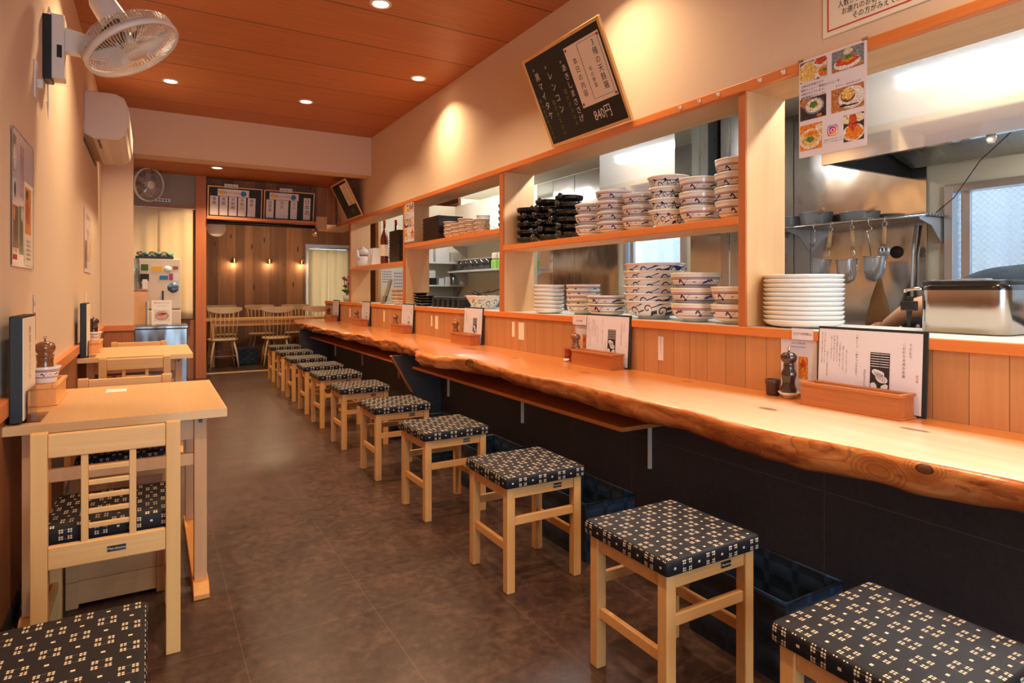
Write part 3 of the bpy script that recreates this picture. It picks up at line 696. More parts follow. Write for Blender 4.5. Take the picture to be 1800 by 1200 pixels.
# baskets under the counter
def basket(y, lab):
    t = thing('storage_basket', lab, 'basket', (1.76, y, 0), 0, 'dark baskets on the floor under the counter')
    mb = MB(); x0, x1, y0, y1, h, th = -.14, .14, -.19, .19, .25, .008
    mb.box(x0, x1, y0, y1, 0, th).box(x0, x0+th, y0, y1, th, h).box(x1-th, x1, y0, y1, th, h).box(x0+th, x1-th, y0, y0+th, th, h).box(x0+th, x1-th, y1-th, y1, th, h)
    mb.build('body', 'basket', t)
    MB().tube([(x0, y0, h), (x1, y0, h), (x1, y1, h), (x0, y1, h)], .006, 6, True).build('rim', 'basket', t)
    return t
for y, lab in ((1.36, 'dark navy woven basket on the floor behind the nearest complete stool'), (2.34, 'dark navy woven basket on the floor behind the second complete stool'), (3.3, 'dark navy woven basket on the floor behind the third complete stool'), (4.12, 'dark navy woven basket on the floor behind the fourth complete stool'), (4.86, 'dark navy woven basket on the floor beside the sloping support')):
    basket(y, lab)

# ------------------------------------------------------------------ tables and lattice chairs on the left
def make_table(loc, lab):
    t = thing('dining_table', lab, 'table', loc, 0, 'wooden tables along the left wall')
    W, D = .69, .885
    MB().box(0, W-.004, .004, D-.004, .688, .72).build('tabletop', 'table_top', t)
    e = .002
    MB().box(0, W, 0, .004, .688, .7195).box(0, W, D-.004, D, .688, .7195).box(W-.004, W, .004, D-.004, .688, .7195).build('edge_band', 'table_edge', t)
    for x in (.07, .60):
        for y in (.075, D-.075):
            MB().cbox((x, y, .365), (.045, .05, .642)).build('leg', 'table_leg', t, bevel=.003)
        MB().prism([(.02-.03, 0), (.02-.03, .02), (.03, .052), (D-.03, .052), (D+.01, .02), (D+.01, 0)], 'X', x-.028, x+.028).build('foot', 'sled', t, bevel=.003)
    for y in (.075, D-.075):
        MB().box(.0925, .5775, y-.014, y+.014, .50, .545).build('rail', 'table_leg', t, bevel=.002)
        MB().box(.0925, .5775, y-.014, y+.014, .60, .686).build('rail', 'table_leg', t, bevel=.002)
    MB().cbox((.60, .046, .672), (.012, .01, .012)).build('bolt', 'black_plastic', t)
    return t
make_table((-.436, 2.64, 0), 'pale wooden table against the left wall, nearest the camera')
make_table((-.432, 5.03, 0), 'pale wooden table against the left wall, farther one by the steel cart')
def make_chair():
    t = thing('lattice_chair', '', 'chair'); W = .392; P = .042
    for sx in (-1, 1):
        MB().cbox((sx*(W-P)/2, 0, .377), (P, .03, .754)).build('back_post', 'chair_wood', t, bevel=.003)
        MB().cbox((sx*(W-P)/2, .375, .20), (.036, .036, .40)).build('leg', 'chair_wood', t, bevel=.003)
        MB().cbox((sx*(W-P)/2, .187, .375), (.022, .342, .05)).build('seat_rail', 'chair_wood_x', t, bevel=.002)
        MB().cbox((sx*(W-P)/2, .187, .15), (.018, .342, .028)).build('stretcher', 'chair_wood_x', t, bevel=.002)
    MB().cbox((0, .375, .375), (W-2*P, .022, .05)).build('seat_rail', 'chair_wood_x', t, bevel=.002)
    MB().cbox((0, 0, .712), (W-2*P, .022, .072)).build('top_rail', 'chair_wood_x', t, bevel=.004)
    MB().cbox((0, 0, .376), (W-2*P, .022, .07)).build('lower_rail', 'chair_wood_x', t, bevel=.004)
    for x in (-.063, .063): MB().cbox((x, 0, .543), (.019, .016, .266)).build('back_slat', 'chair_wood', t, bevel=.002)
    for i in range(5): MB().cbox((0, 0, .455+i*.044), (.107, .012, .015)).build('rung', 'chair_wood_x', t, bevel=.002)
    W, D = .176, .182
    lv = [(.001, .001, .0005, -.5), (.988*W, .988*D, .012, -.5), (W, D, .016, -.42), (W, D, .016, .15), (.99*W, .99*D, .018, .34), (.965*W, .965*D, .018, .46), (.9*W, .9*D, .016, .505), (.5*W, .5*D, .01, .53), (.001, .001, .0005, .54)]
    rloft([(w_, d_, r_, .43+z_*.058) for w_, d_, r_, z_ in lv], (0, .205)).build('cushion', 'plaid', t)
    o = MB().cbox((.02, -.0115, .376), (.05, .002, .017)).build('maker_plate', 'black_plastic', t)
    tt = txt('Marukatsu', .0115, 'chalk', t, 0, 0, 0); tt.matrix_local = Matrix.Translation((.02, -.0130, .376)) @ Matrix.Rotation(PI/2, 4, 'X'); tt.name = 'plate_lettering'
    return t
ch = make_chair(); ch.location = (-.115, 2.30, 0); ch['label'] = 'lattice-back wooden chair with plaid cushion before the front wall table'; ch['group'] = 'lattice-back chairs at the wall tables'
dup(ch, (-.11, 3.60, 0), PI, 'lattice-back chair beyond the front table, only its top rail above the tabletop')
dup(ch, (-.09, 4.60, 0), 0, 'lattice-back chair at the near side of the farther wall table')
dup(ch, (-.09, 5.99, 0), PI, 'lattice-back chair at the far side of the farther wall table, nearly hidden')
t = thing('luggage_crate', 'low planked wooden crate on the floor under the front table', 'crate', (-.11, 2.92, 0))
for x0_, y0_ in ((-.165, -.135), (.125, -.135), (-.165, .11), (.125, .11)): MB().box(x0_, x0_+.04, y0_, y0_+.025, 0, .33).build('corner_post', 'crate', t, bevel=.003)
MB().box(-.125, .125, -.13, -.115, .015, .32).build('front_boards', 'crate', t)
MB().box(-.125, .125, .115, .13, .015, .32).build('back_boards', 'crate', t)
MB().box(-.16, -.145, -.11, .11, .015, .32).box(.145, .16, -.11, .11, .015, .32).build('side_boards', 'crate', t)
MB().box(-.145, .145, -.115, .115, .015, .03).build('bottom', 'crate', t)
MB().box(-.18, -.10, 3.30, 3.40, .7205, .7215).build('paper_slip', 'paper', label='small white paper slip lying near the far edge of the front table', cat='paper')

# condiment caddy, mill, menu ------------------------------------------------
def mill(name, mat, loc, lab, h=.19, knob='chrome'):
    t = thing(name, lab, 'pepper mill', loc, 0, 'pepper mills')
    s = h/.19
    body = [(0, 0), (.029, 0), (.030, .006), (.0285, .012), (.030, .018), (.029, .03), (.024, .04), (.0225, .055), (.027, .075), (.0285, .088), (.024, .10), (.0195, .108), (.0205, .112), (.0205, .118), (0, .118)]
    head = [(0, .118), (.0195, .119), (.0205, .124), (.018, .128), (.026, .136), (.0305, .148), (.030, .158), (.022, .168), (.008, .172), (0, .172)]
    MB().lathe([(r*s, z*s) for r, z in body], n=28).build('body', mat, t)
    MB().lathe([(r*s, z*s) for r, z in head], n=28).build('head', mat, t)
    MB().lathe([(0, .172*s), (.004*s, .172*s), (.0035*s, .178*s), (.0065*s, .182*s), (.006*s, .188*s), (0, .19*s)], n=16).build('knob', knob, t)
    return t
def squat_mill(loc, lab, mat='mill_mid'):
    t = thing('pepper_mill', lab, 'pepper mill', loc, 0, 'pepper mills')
    MB().lathe([(0, 0), (.031, 0), (.034, .012), (.034, .03), (.029, .055), (.027, .075), (.029, .085), (.029, .094), (0, .094)], n=28).build('body', mat, t)
    MB().lathe([(0, .094), (.030, .095), (.031, .100), (.024, .104), (.033, .116), (.036, .130), (.032, .144), (.018, .153), (0, .155)], n=28).build('head', mat, t)
    MB().lathe([(0, .155), (.003, .155), (.003, .165), (.0075, .168), (.005, .174), (0, .172)], n=12).build('knob', 'chrome', t)
def caddy(loc, L, w, h, mat, lab, grp):
    """box along y with moulded lid, loc = centre of base"""
    t = thing('condiment_box', lab, 'box', loc, 0, grp)
    th = .007
    MB().box(-w/2, w/2, -L/2, L/2, .006, .012).box(-w/2, -w/2+th, -L/2, L/2, .012, h).box(w/2-th, w/2, -L/2, L/2, .012, h).box(-w/2+th, w/2-th, -L/2, -L/2+th, .012, h).box(-w/2+th, w/2-th, L/2-th, L/2, .012, h).build('body', mat, t)
    MB().box(-w/2-.006, w/2+.006, -L/2-.006, L/2+.006, 0, .006).build('base_moulding', mat, t, bevel=.0015)
    q = .006
    MB().box(-w/2-q, -w/2+.012, -L/2-q, L/2+q, h, h+.012).box(w/2-.012, w/2+q, -L/2-q, L/2+q, h, h+.012).box(-w/2+.012, w/2-.012, -L/2-q, -L/2+.012, h, h+.012).box(-w/2+.012, w/2-.012, L/2-.012, L/2+q, h, h+.012).build('rim', mat, t, bevel=.0025)
    MB().box(-w/2+.018, w/2-.018, -L/2+.02, L/2-.02, .012, h-.012).build('paper_chopsticks', 'lam', t)
    return t
def woodcut(par, cx, cy, w, h, z=.001):
    """the printed picture: shutter bars above, a bowl of noodles and a hand below"""
    p = MB().box(cx-w/2, cx+w/2, cy-h/2, cy+h/2, z, z+.0003).build('picture', 'ink', par)
    mb = MB()
    for i in range(6): mb.box(cx-w/2+.003, cx-.001, cy+h/2-.004-i*h*.063, cy+h/2-.001-i*h*.063-h*.036, z+.0003, z+.0006).box(cx+.001, cx+w/2-.003, cy+h/2-.004-i*h*.063, cy+h/2-.001-i*h*.063-h*.036, z+.0003, z+.0006)
    def blob(x0, y0, rx, ry, rot, n=18):
        i = len(mb.v); c_, s_ = math.cos(rot), math.sin(rot)
        for q in range(n):
            a = 2*PI*q/n; ex = rx*math.cos(a); ey = ry*math.sin(a)*(1+.12*math.sin(3*a)); mb.v.append((x0+ex*c_-ey*s_, y0+ex*s_+ey*c_, z+.0006))
        mb.f.append(tuple(range(i, i+n))); mb.sm.append(0)
    blob(cx-.08*w, cy-.02*h, .34*w, .09*h, -.3); blob(cx+.08*w, cy-.14*h, .36*w, .10*h, -.5)
    blob(cx-.30*w, cy-.36*h, .16*w, .11*h, .4); blob(cx+.26*w, cy-.35*h, .20*w, .07*h, .5); blob(cx-.05*w, cy-.45*h, .2*w, .035*h, 0)
    mb.build('picture_lights', 'lam', p, fix=False)
    mb = MB()
    for i in range(7):
        xx = cx-.3*w+i*.09*w; mb.tube([(xx, cy+.04*h-i*.012*h, z+.0009), (xx+.03*w, cy-.03*h-i*.015*h, z+.0009), (xx+.02*w, cy-.12*h-i*.02*h, z+.0009)], .0006, 4)
    mb.build('picture_lines', 'ink', p)
def menu(yc, w, h, lab, grp, full=True, xb=2.374, xt=2.391):
    t = bpy.data.objects.new('menu_folder', None); sc.collection.objects.link(t); tag(t, lab, 'menu', grp)
    frame(t, (xb, yc, .722), (0, -1, 0), (xt-xb, 0, h))
    MB().box(-w/2, w/2, 0, h, -.009, -.002).build('cover', 'black_leather', t, bevel=.002)
    MB().box(-w/2+.006, w/2-.017, .006, h-.010, -.002, 0).build('page', 'lam', t)
    if full:
        woodcut(t, .045*w/.42, .085+.06, .072, .15)
        vtxt('うどんで', .0125, 'ink', t, .165-.012, .262, sx=.9, step=1.15); vtxt('こだわり大将のお品', .0125, 'ink', t, .165-.034, .262, sx=.9, step=1.15)
        vtxt('旬の味', .009, 'red_ink', t, .178, .150)
        vtxt('一杯いくら、一椀ずつ心を込めて', .0095, 'ink', t, -.045, .285, step=1.15)
        vtxt('手打ちうどん店', .0095, 'ink', t, -.012, .150, step=1.1)
        for i, (x, y, s) in enumerate(((-.19, .285, '昔ながらの製法で毎日打ちたての麺を'), (-.178, .285, 'お出しの香りと共にお楽しみください'), (-.166, .21, '当店のうどんは国産小麦を使い'), (-.150, .275, '一晩じっくりと寝かせてから'), (-.138, .275, '足で踏み手で延ばしております'), (-.126, .275, '季節の天麩羅と合わせてどうぞ'), (-.114, .25, 'つゆは昆布と鰹節と煮干しを'), (-.100, .235, '毎朝ていねいに引いています'), (-.086, .22, '温かいものも冷たいものも'))):
            vtxt(s, .0068, 'ink_soft', t, x, y, step=1.12)
    else:
        p = MB().box(.02, .075, .06, .17, 0, .0004).build('picture', 'ink', t)
        MB().box(.025, .07, .12, .165, .0004, .0007).disc(.045, .09, .0006, .018, .022).build('picture_lights', 'lam', p, fix=False)
        vtxt('うどんで', .014, 'ink', t, .10, .25); vtxt('こだわり', .014, 'ink', t, .125, .25)
    return t
sets = [(1.38, 'nearest the camera'), (2.96, 'second from the camera'), (4.77, 'third from the camera'), (6.35, 'fourth from the camera'), (7.86, 'fifth from the camera'), (9.36, 'at the far end')]
for i, (yc, w_) in enumerate(sets):
    caddy((2.315, yc, .7205), .385, .09, .078, 'box_wood', 'long wooden condiment box on the counter, ' + w_, 'wooden condiment boxes on the counter')
    menu(yc-.015, .42 if i < 2 else .36, .31, 'black folder menu with white page leaning on the ledge, ' + w_, 'folder menus on the counter', i < 3)
    my = yc+.255 + (.045 if i == 0 else 0)
    if i == 0:
        s = thing('small_dish', 'small white dish under the dark pepper mill, nearest the camera', 'dish', (2.345, my, .7205), 0, 'small dishes under pepper mills')
        MB().lathe([(0, .0), (.022, 0), (.024, .006), (.042, .022), (.044, .026), (.041, .024), (.022, .010), (0, .009)], n=32).build('bowl', 'porcelain', s)
        mill('pepper_mill', 'mill_dark', (2.345, my, .7305), 'glossy dark pepper mill in a white dish on the counter, nearest the camera', .205)
        c_ = thing('toothpick_cup', 'small dark brown cup beside the nearest dark pepper mill', 'cup', (2.353, my+.085, .7205), 0, 'small cups beside pepper mills')
        MB().lathe([(0, 0), (.026, 0), (.028, .01), (.028, .045), (.031, .05), (.031, .068), (.027, .07), (.024, .066), (.024, .008), (0, .008)], n=28).build('cup', 'cup_brown', c_)
    elif i in (1, 3, 4, 5, 2):
        mill('pepper_mill', 'mill_mid' if i != 5 else 'mill_dark', (2.345, my, .7205), ('brown' if i != 5 else 'dark') + ' pepper mill beside the counter box, ' + w_, .20)
    if i == 1:
        c_ = thing('toothpick_cup', 'small red-brown ribbed cup beside the second pepper mill', 'cup', (2.352, my+.085, .7205), 0, 'small cups beside pepper mills')
        MB().lathe([(0, 0), (.024, 0), (.027, .006), (.027, .03), (.029, .033), (.027, .036), (.029, .07), (.030, .082), (.026, .082), (.023, .066), (.022, .008), (0, .008)], n=28).build('cup', 'cup_red', c_)
        s = thing('small_dish', 'tiny white shell-like dish at the foot of the second pepper mill', 'dish', (2.295, my+.03, .7205), 0, 'small dishes under pepper mills')
        MB().lathe([(0, .0), (.012, 0), (.022, .018), (.020, .018), (.010, .004), (0, .004)], n=24).build('bowl', 'porcelain', s)
# left tables
for yo, w_ in ((0, 'front'), (2.39, 'farther')):
    t = thing('menu_stand', 'thick dark menu upright in a clear stand on the %s wall table' % w_, 'menu', (-.39, 2.79+yo, .7205), 0, 'menus standing on the wall tables')
    MB().box(-.028, .008, -.13, .13, .004, .37).build('cover', 'black_leather', t, bevel=.004)
    MB().box(.008, .011, -.122, .122, .012, .362).build('page', 'paper_warm', t)
    MB().box(-.04, .055, -.10, .10, 0, .003).box(.016, .019, -.10, .10, .003, .11).build('acrylic_stand', 'acrylic', t)
    p = bpy.data.objects.new('page_print', None); bpy.data.objects.remove(p)
    tt = vtxt('季節のうどん', .03, 'ink_soft', t, 0, 0); tt.matrix_local = Matrix.Translation((.0125, 0, .33)) @ Matrix(((0, 0, 1, 0), (1, 0, 0, 0), (0, 1, 0, 0), (0, 0, 0, 1)))
    c_ = caddy((-.375, 3.215+yo, .7205), .34, .088, .068, 'box_pale', 'pale wooden condiment box beside the menu on the %s wall table' % w_, 'condiment boxes on the wall tables')
    MB().box(-.038, .038, -.17, -.03, .0801, .086).build('lid', 'box_pale', c_)
    b = thing('small_bowl', 'small white bowl with red and blue bands holding the mill on the %s wall table' % w_, 'bowl', (-.372, 3.10+yo, .8075), 0, 'small bowls on the wall tables')
    MB().lathe([(0, 0), (.036, 0), (.038, .004), (.050, .055), (.055, .066), (.051, .066), (.036, .01), (0, .008)], n=36).build('bowl', striped_bowl('small_banded_bowl_%s' % w_, .066, .05), b)
    squat_mill((-.372, 3.10+yo, .8185), ('brown' if yo == 0 else 'dark') + ' squat pepper mill in a small bowl on the %s wall table' % w_, 'mill_mid' if yo == 0 else 'mill_dark')
# ------------------------------------------------------------------ crockery
def bowl_mesh(kind, R, h, fr=.45, lip=.0, deep=.82):
    f = R*fr; th = .0045
    FH = .06 if kind == 'plate' else .13
    pr = [(0, .004), (f-.006, .004), (f-.004, 0), (f, 0), (f+.001, h*FH)]
    for i in range(1, 9):
        t = i/8; a = t*PI/2
        if kind == 'cup': r = f + (R-f)*(t**.75)
        elif kind == 'plate': r = f + (R-f)*(math.sin(a)**.8)
        else: r = f + (R-f)*(math.sin(a)**.66)
        pr.append((r, h*(FH + (1-FH)*(t if kind == 'cup' else (1-math.cos(a))**.92))))
    if lip: pr[-1] = (R, h-.008); pr += [(R+lip, h-.006), (R+lip, h)]
    inner = [(r-th, z+.002) for r, z in reversed(pr[5:-1])]
    pr += [(R-th*.5+lip*.5, h+.001)] + inner + [(f*.8, h*.14), (0, h*.12)]
    return pr
def stack(name, cat, kind, n, x, y, z0, R, h, step, mat, lab, grp, fr=.45, lip=0, tilt=.006, deg=35, topR=None, scales=None):
    me0 = None; rnd = random.Random(int(x*1000+y*777))
    for i in range(n):
        lb = '%s, %s in the stack %s' % (lab[0], ordn(i, n).replace('from the bottom', 'up'), lab[1])
        if me0 is None:
            o = MB().lathe(bowl_mesh(kind, R, h, fr, lip), n=44).build(name, mat, label=lb, cat=cat, group=grp); me0 = o
        else:
            o = me0.copy(); sc.collection.objects.link(o); o['label'] = lb
        sC = 1 if not scales else scales[i]
        o.location = (x + rnd.uniform(-.002, .002), y + rnd.uniform(-.002, .002), z0 + .001 + i*step)
        o.rotation_euler = (0, 0, rnd.uniform(-.5, .5) + PI); o.scale = (sC, sC, 1)
zL = 1.009; zU = 1.531
stack('dinner_plate', 'plate', 'plate', 11, 2.60, 1.79, zL, .172, .034, .0205, 'porcelain', ('plain white deep plate', 'beside the nearest post'), 'plain white plates on the ledge', .62)
stack('white_plate', 'plate', 'plate', 7, 2.53, 3.80, zL, .114, .036, .0285, 'porcelain', ('small plain white plate', 'on the ledge by the middle post'), 'small white plates on the ledge', .6)
stack('noodle_bowl', 'bowl', 'bowl', 5, 2.62, 3.50, zL, .118, .075, .033, 'striped_s', ('thin-banded white bowl', 'beside the small white plates'), 'banded bowls on the ledge', .5, .003)
stack('shallow_bowl', 'bowl', 'bowl', 2, 2.545, 3.14, zL, .132, .082, .050, 'striped', ('wide shallow banded bowl', 'behind the second menu'), 'banded bowls on the ledge', .5, .004)
stack('swirl_bowl', 'bowl', 'bowl', 6, 2.62, 2.79, zL, .178, .105, .0445, 'swirl', ('large navy-swirl bowl', 'tallest on the ledge'), 'large swirl-pattern bowls', .52, .008)
stack('ramen_bowl', 'bowl', 'bowl', 3, 2.56, 2.405, zL, .132, .098, .082, 'striped', ('deep banded ramen bowl', 'right of the swirl bowls'), 'deep banded bowls on the ledge', .5, .002)
stack('ramen_bowl', 'bowl', 'bowl', 2, 2.545, 2.128, zL, .118, .098, .088, 'striped', ('deep banded ramen bowl', 'against the nearest post'), 'deep banded bowls on the ledge', .5, .002)
for (x, y, n, R, h, st, mat, kd, lb, fr, sc_) in (
    (2.54, 3.325, 3, .094, .075, .072, 'striped_s', 'bowl', ('small banded bowl', 'next to the black pots'), .5, None),
    (2.54, 3.07, 4, .108, .075, .065, 'striped_s', 'bowl', ('banded bowl', 'second right of the black pots'), .5, [1, 1, 1.02, 1.06]),
    (2.54, 2.835, 3, .099, .08, .071, 'striped_s', 'bowl', ('small banded bowl', 'just left of the swirl cups'), .5, None),
    (2.54, 2.588, 4, .112, .095, .064, 'swirl_s', 'cup', ('deep white navy-swirl cup', 'on the upper shelf'), .62, [1, .97, .98, 1.04]),
    (2.54, 2.357, 3, .106, .09, .076, 'striped_s', 'bowl', ('banded shelf bowl', 'right of the swirl cups'), .52, None),
    (2.54, 2.115, 4, .104, .09, .070, 'striped_s', 'bowl', ('banded upper-shelf bowl', 'against the nearest post'), .52, None)):
    stack('swirl_cup' if mat == 'swirl_s' else 'rice_bowl', 'bowl', kd, n, x, y, zU, R, h, st, mat, lb, 'crockery on the upper shelf', fr, .002, scales=sc_)
# black handled casseroles
def casserole(x, y, z, rz, lb, first=[None]):
    if first[0] is None:
        t = thing('handled_casserole', lb, 'pot', (x, y, z), rz, 'black handled pots on the shelves')
        mb = MB().lathe([(0, .003), (.06, 0), (.072, .006), (.094, .036), (.102, .048), (.104, .056), (.097, .056), (.088, .040), (.066, .010), (0, .008)], n=40)
        for q in range(40): a = 2*PI*q/40; mb.tube([(.088*math.cos(a), .088*math.sin(a), .022), (.1005*math.cos(a), .1005*math.sin(a), .044)], .0028, 5)
        mb.build('body', 'black_glaze', t)
        MB().tube([(-.095, 0, .040), (-.115, 0, .046), (-.135, 0, .046), (-.150, 0, .044), (-.157, 0, .043)], [.012, .014, .018, .019, .010], 12).build('handle', 'black_glaze', t)
        first[0] = t; return t
    return dup(first[0], (x, y, z), rz, lb)
for si, (x, y, n, z0, st, ds, rz0) in enumerate(((2.57, 4.135, 5, zU, .058, 'left pile beside the middle post', .9), (2.57, 3.86, 6, zU, .052, 'middle pile on the upper shelf', .3), (2.57, 3.60, 6, zU, .052, 'right pile beside the banded bowls', .1))):
    rnd = random.Random(si)
    for i in range(n): casserole(x, y, z0+i*st, rz0 + rnd.uniform(-.35, .35) + (.25 if i == n-1 else 0), 'black ribbed pot, %s in the %s' % (ordn(i, n).replace('from the bottom', 'up'), ds))
for i in range(4): casserole(2.585, 4.46, 1.677+i*.052, PI*.5+.3*i, 'black ribbed pot, %s in the pile by the small bowls' % ordn(i, 4).replace('from the bottom', 'up'))
# bay three: trays and small dishes
for i in range(14):
    t_ = MB().box(-.13, .13, -.19, .19, 0, .006).box(-.135, -.125, -.195, .195, .004, .0165).box(.125, .135, -.195, .195, .004, .0165).box(-.125, .125, -.195, -.185, .004, .0165).box(-.125, .125, .185, .195, .004, .0165)
    if i == 0: tr0 = t_.build('serving_tray', 'black_lacquer', loc=(2.55, 5.83, 1.677), bevel=.002, label='dark lacquer tray, lowest of the tall pile on the shelf', cat='tray', group='dark trays piled on the shelf'); o = tr0
    else: o = tr0.copy(); sc.collection.objects.link(o)
    o.location = (2.548+.002*math.sin(i*3), 5.77+.003*math.sin(i*2), 1.677+i*.0168); o['label'] = 'dark lacquer serving tray, %s in the tall tray pile' % ordn(i, 14).replace('from the bottom', 'up')
dy = [(5.42, 4), (5.26, 3), (5.10, 4), (4.94, 3), (4.78, 3)]
for j, (y, n) in enumerate(dy):
    for xi, xx in enumerate((2.50,)):
        stack('side_dish', 'bowl', 'bowl', n, 2.48, y, 1.676, .070, .045, .036, 'banded', ('small pale bowl', '%s from the trays' % ['first', 'second', 'third', 'fourth', 'fifth'][j]), 'small bowls beside the trays', .55, .002)
stack('serving_bowl', 'bowl', 'bowl', 2, 2.622, 5.02, 1.676, .062, .10, .085, 'striped_s', ('taller pale bowl', 'behind the small bowls'), 'small bowls beside the trays', .6, .002)
# bay three ledge: big bowl with spoons, black dishes
t = thing('spoon_bowl', 'wide white swirl-pattern bowl holding black spoons, alone on the ledge', 'bowl', (2.60, 4.96, zL))
MB().lathe(bowl_mesh('cup', .172, .12, .55, .006), n=48).build('bowl', 'swirl', t)
for i in range(7):
    a = i*.9; sp = thing('soup_spoon', 'black soup spoon in the big swirl bowl, %s in the heap' % ordn(i, 7).replace('from the bottom', 'up'), 'spoon', (2.60+.06*math.cos(a), 4.96+.06*math.sin(a), zL+.095+.0085*i), a, 'black spoons in the swirl bowl')
    MB().lathe([(0, 0), (.02, .004), (.026, .014), (.023, .014), (.015, .006), (0, .004)], n=16).build('spoon_head', 'black_plastic', sp)
    MB().tube([(.02, 0, .010), (.06, .0, .022), (.10, 0, .036)], [.006, .0045, .006], 8).build('handle', 'black_plastic', sp)
for i, (y, n) in enumerate(((6.28, 5), (6.10, 4))):
    for q in range(n):
        o = MB().lathe([(0, .002), (.04, 0), (.045, .004), (.088, .028), (.09, .034), (.084, .032), (.04, .008), (0, .008)], n=36).build('black_dish', 'black_glaze', loc=(2.52, y, zL+q*.027), label='glossy black bowl, %s in the %s pile on the ledge' % (ordn(q, n).replace('from the bottom', 'up'), ['farther', 'nearer'][i]), cat='bowl', group='black bowls on the ledge')
for i, y in enumerate((5.86, 5.74, 5.62, 5.50, 5.38, 5.26)):
    o = MB().box(-.06, .06, -.025, .025, 0, .012).box(-.06, -.052, -.025, .025, .012, .085).box(.052, .06, -.025, .025, .012, .085).box(-.052, .052, -.025, -.018, .012, .085).box(-.052, .052, .018, .025, .012, .10).build('ladle_rest', 'black_plastic', loc=(2.54, y, zL), bevel=.003, label='black upright rest on the ledge, %s from the swirl bowl' % ['farthest', 'fifth', 'fourth', 'third', 'second', 'nearest'][i], cat='utensil rest', group='black rests on the ledge')
# bay four: beckoning cat, papers, bottle, tray box, menu stand, brown bowls
t = thing('beckoning_cat', 'white beckoning cat figurine with red collar on the farthest shelf', 'figurine', (2.50, 8.33, 1.501), 2.7)
MB().lathe([(0, 0), (.075, 0), (.088, .02), (.09, .06), (.078, .11), (.055, .145), (0, .15)], n=32).build('body', 'porcelain', t)
h_ = MB().lathe([(0, -.055), (.035, -.05), (.062, -.025), (.07, .005), (.06, .038), (.035, .055), (0, .06)], (.0, .0, .195), n=32).build('head', 'porcelain', t)
for s_ in (-1, 1): MB().lathe([(0, .045), (.022, 0), (0, -.004)], (.0, s_*.040, .238), n=12).build('ear', 'porcelain', h_)
mbf = MB()
for s_ in (-1, 1): mbf.lathe([(0, .008), (.007, .003), (.0075, 0), (0, -.003)], (.066, s_*.025, .205), n=12)
mbf.lathe([(0, .004), (.005, 0), (0, -.004)], (.070, 0, .188), n=10); mbf.build('face', 'ink', h_)
MB().tube([(.055*math.cos(2*PI*q/24), .055*math.sin(2*PI*q/24), .147) for q in range(24)], .007, 8, True).build('collar', 'red_ink', t)
MB().tube([(.04, .075, .10), (.06, .09, .15), (.065, .09, .20), (.07, .08, .225)], [.02, .021, .02, .016], 12).build('raised_paw', 'porcelain', t)
MB().tube([(.06, -.05, .10), (.085, -.05, .06), (.09, -.05, .02)], [.02, .02, .018], 12).build('paw', 'porcelain', t)
MB().lathe([(0, .012), (.012, 0), (0, -.012)], (.065, 0, .135), n=16).build('bell', 'gold', t)
MB().tube([(.012*math.cos(q*.4)+.0, .06, .02+.0*q) for q in range(16)], .006, 6).build('red_spot', 'red_ink', t)
for i, y in enumerate((7.95, 7.86, 7.77)):
    MB().box(-.10, .10, -.004, .004, 0, .22).build('leaflet', 'paper', loc=(2.53, y, 1.503), rot=(.25, 0, .15), label='white leaflet leaning on the farthest shelf, %s the cat' % ['nearest', 'second from', 'third from'][i], cat='leaflet', group='white leaflets on the farthest shelf')
for i, (x, y) in enumerate(((2.50, 7.44), (2.60, 7.30))):
    b = thing('sake_bottle', 'tall brown glass bottle on the farthest shelf, %s' % ['in front with the amber base', 'half hidden behind the dark boxes'][i], 'bottle', (x, y, 1.501), 0, 'tall brown bottles')
    MB().lathe([(0, 0), (.045, 0), (.048, .01), (.048, .30), (.040, .35), (.018, .42), (.014, .50), (0, .50)], n=28).build('glass_body', 'beer', b)
    MB().lathe([(0, .50), (.017, .50), (.017, .54), (0, .545)], n=20).build('cap', 'red_ink', b)
    MB().lathe([(.0485, .10), (.0488, .24)], n=28).build('paper_label', 'paper_warm', b)
for i in range(12):
    o = MB().box(-.115, .115, -.16, .16, 0, .024).box(-.12, .12, -.165, .165, .018, .029).build('lacquer_box', 'black_lacquer', loc=(2.555, 6.92+.003*math.sin(i), 1.501+i*.031), bevel=.002, label='dark lacquer box, %s in the pile on the farthest shelf' % ordn(i, 12).replace('from the bottom', 'up'), cat='box', group='dark boxes piled on the farthest shelf')
t = thing('menu_stand', 'dark slanted menu board in a clear stand on the ledge by the farthest bay', 'menu', (2.55, 7.55, zL), -.2)
MB().prism([(-.02, .02), (.06, .30), (.068, .298), (-.012, .018)], 'Y', -.16, .16).build('board', 'mill_dark', t)
MB().box(-.07, .09, -.17, .17, 0, .004).prism([(-.035, .004), (-.01, .10), (-.007, .10), (-.032, .004)], 'Y', -.17, .17).build('acrylic_stand', 'acrylic', t)
stack('tea_bowl', 'bowl', 'bowl', 4, 2.53, 7.02, zL, .085, .055, .042, 'banded', ('small tea bowl', 'behind the dark menu board'), 'small bowls on the far ledge', .5, .002)
stack('tea_bowl', 'bowl', 'bowl', 3, 2.53, 6.78, zL, .085, .055, .042, 'banded', ('small tea bowl', 'against the farther post'), 'small bowls on the far ledge', .5, .002)
t = thing('flower_pot', 'little white pot with magenta flowers at the far end of the ledge', 'plant', (2.53, 9.25, zL))
MB().lathe([(0, 0), (.05, 0), (.065, .09), (.058, .09), (.045, .01), (0, .01)], n=24).build('pot', 'porcelain', t)
mb = MB(); rnd = random.Random(2)
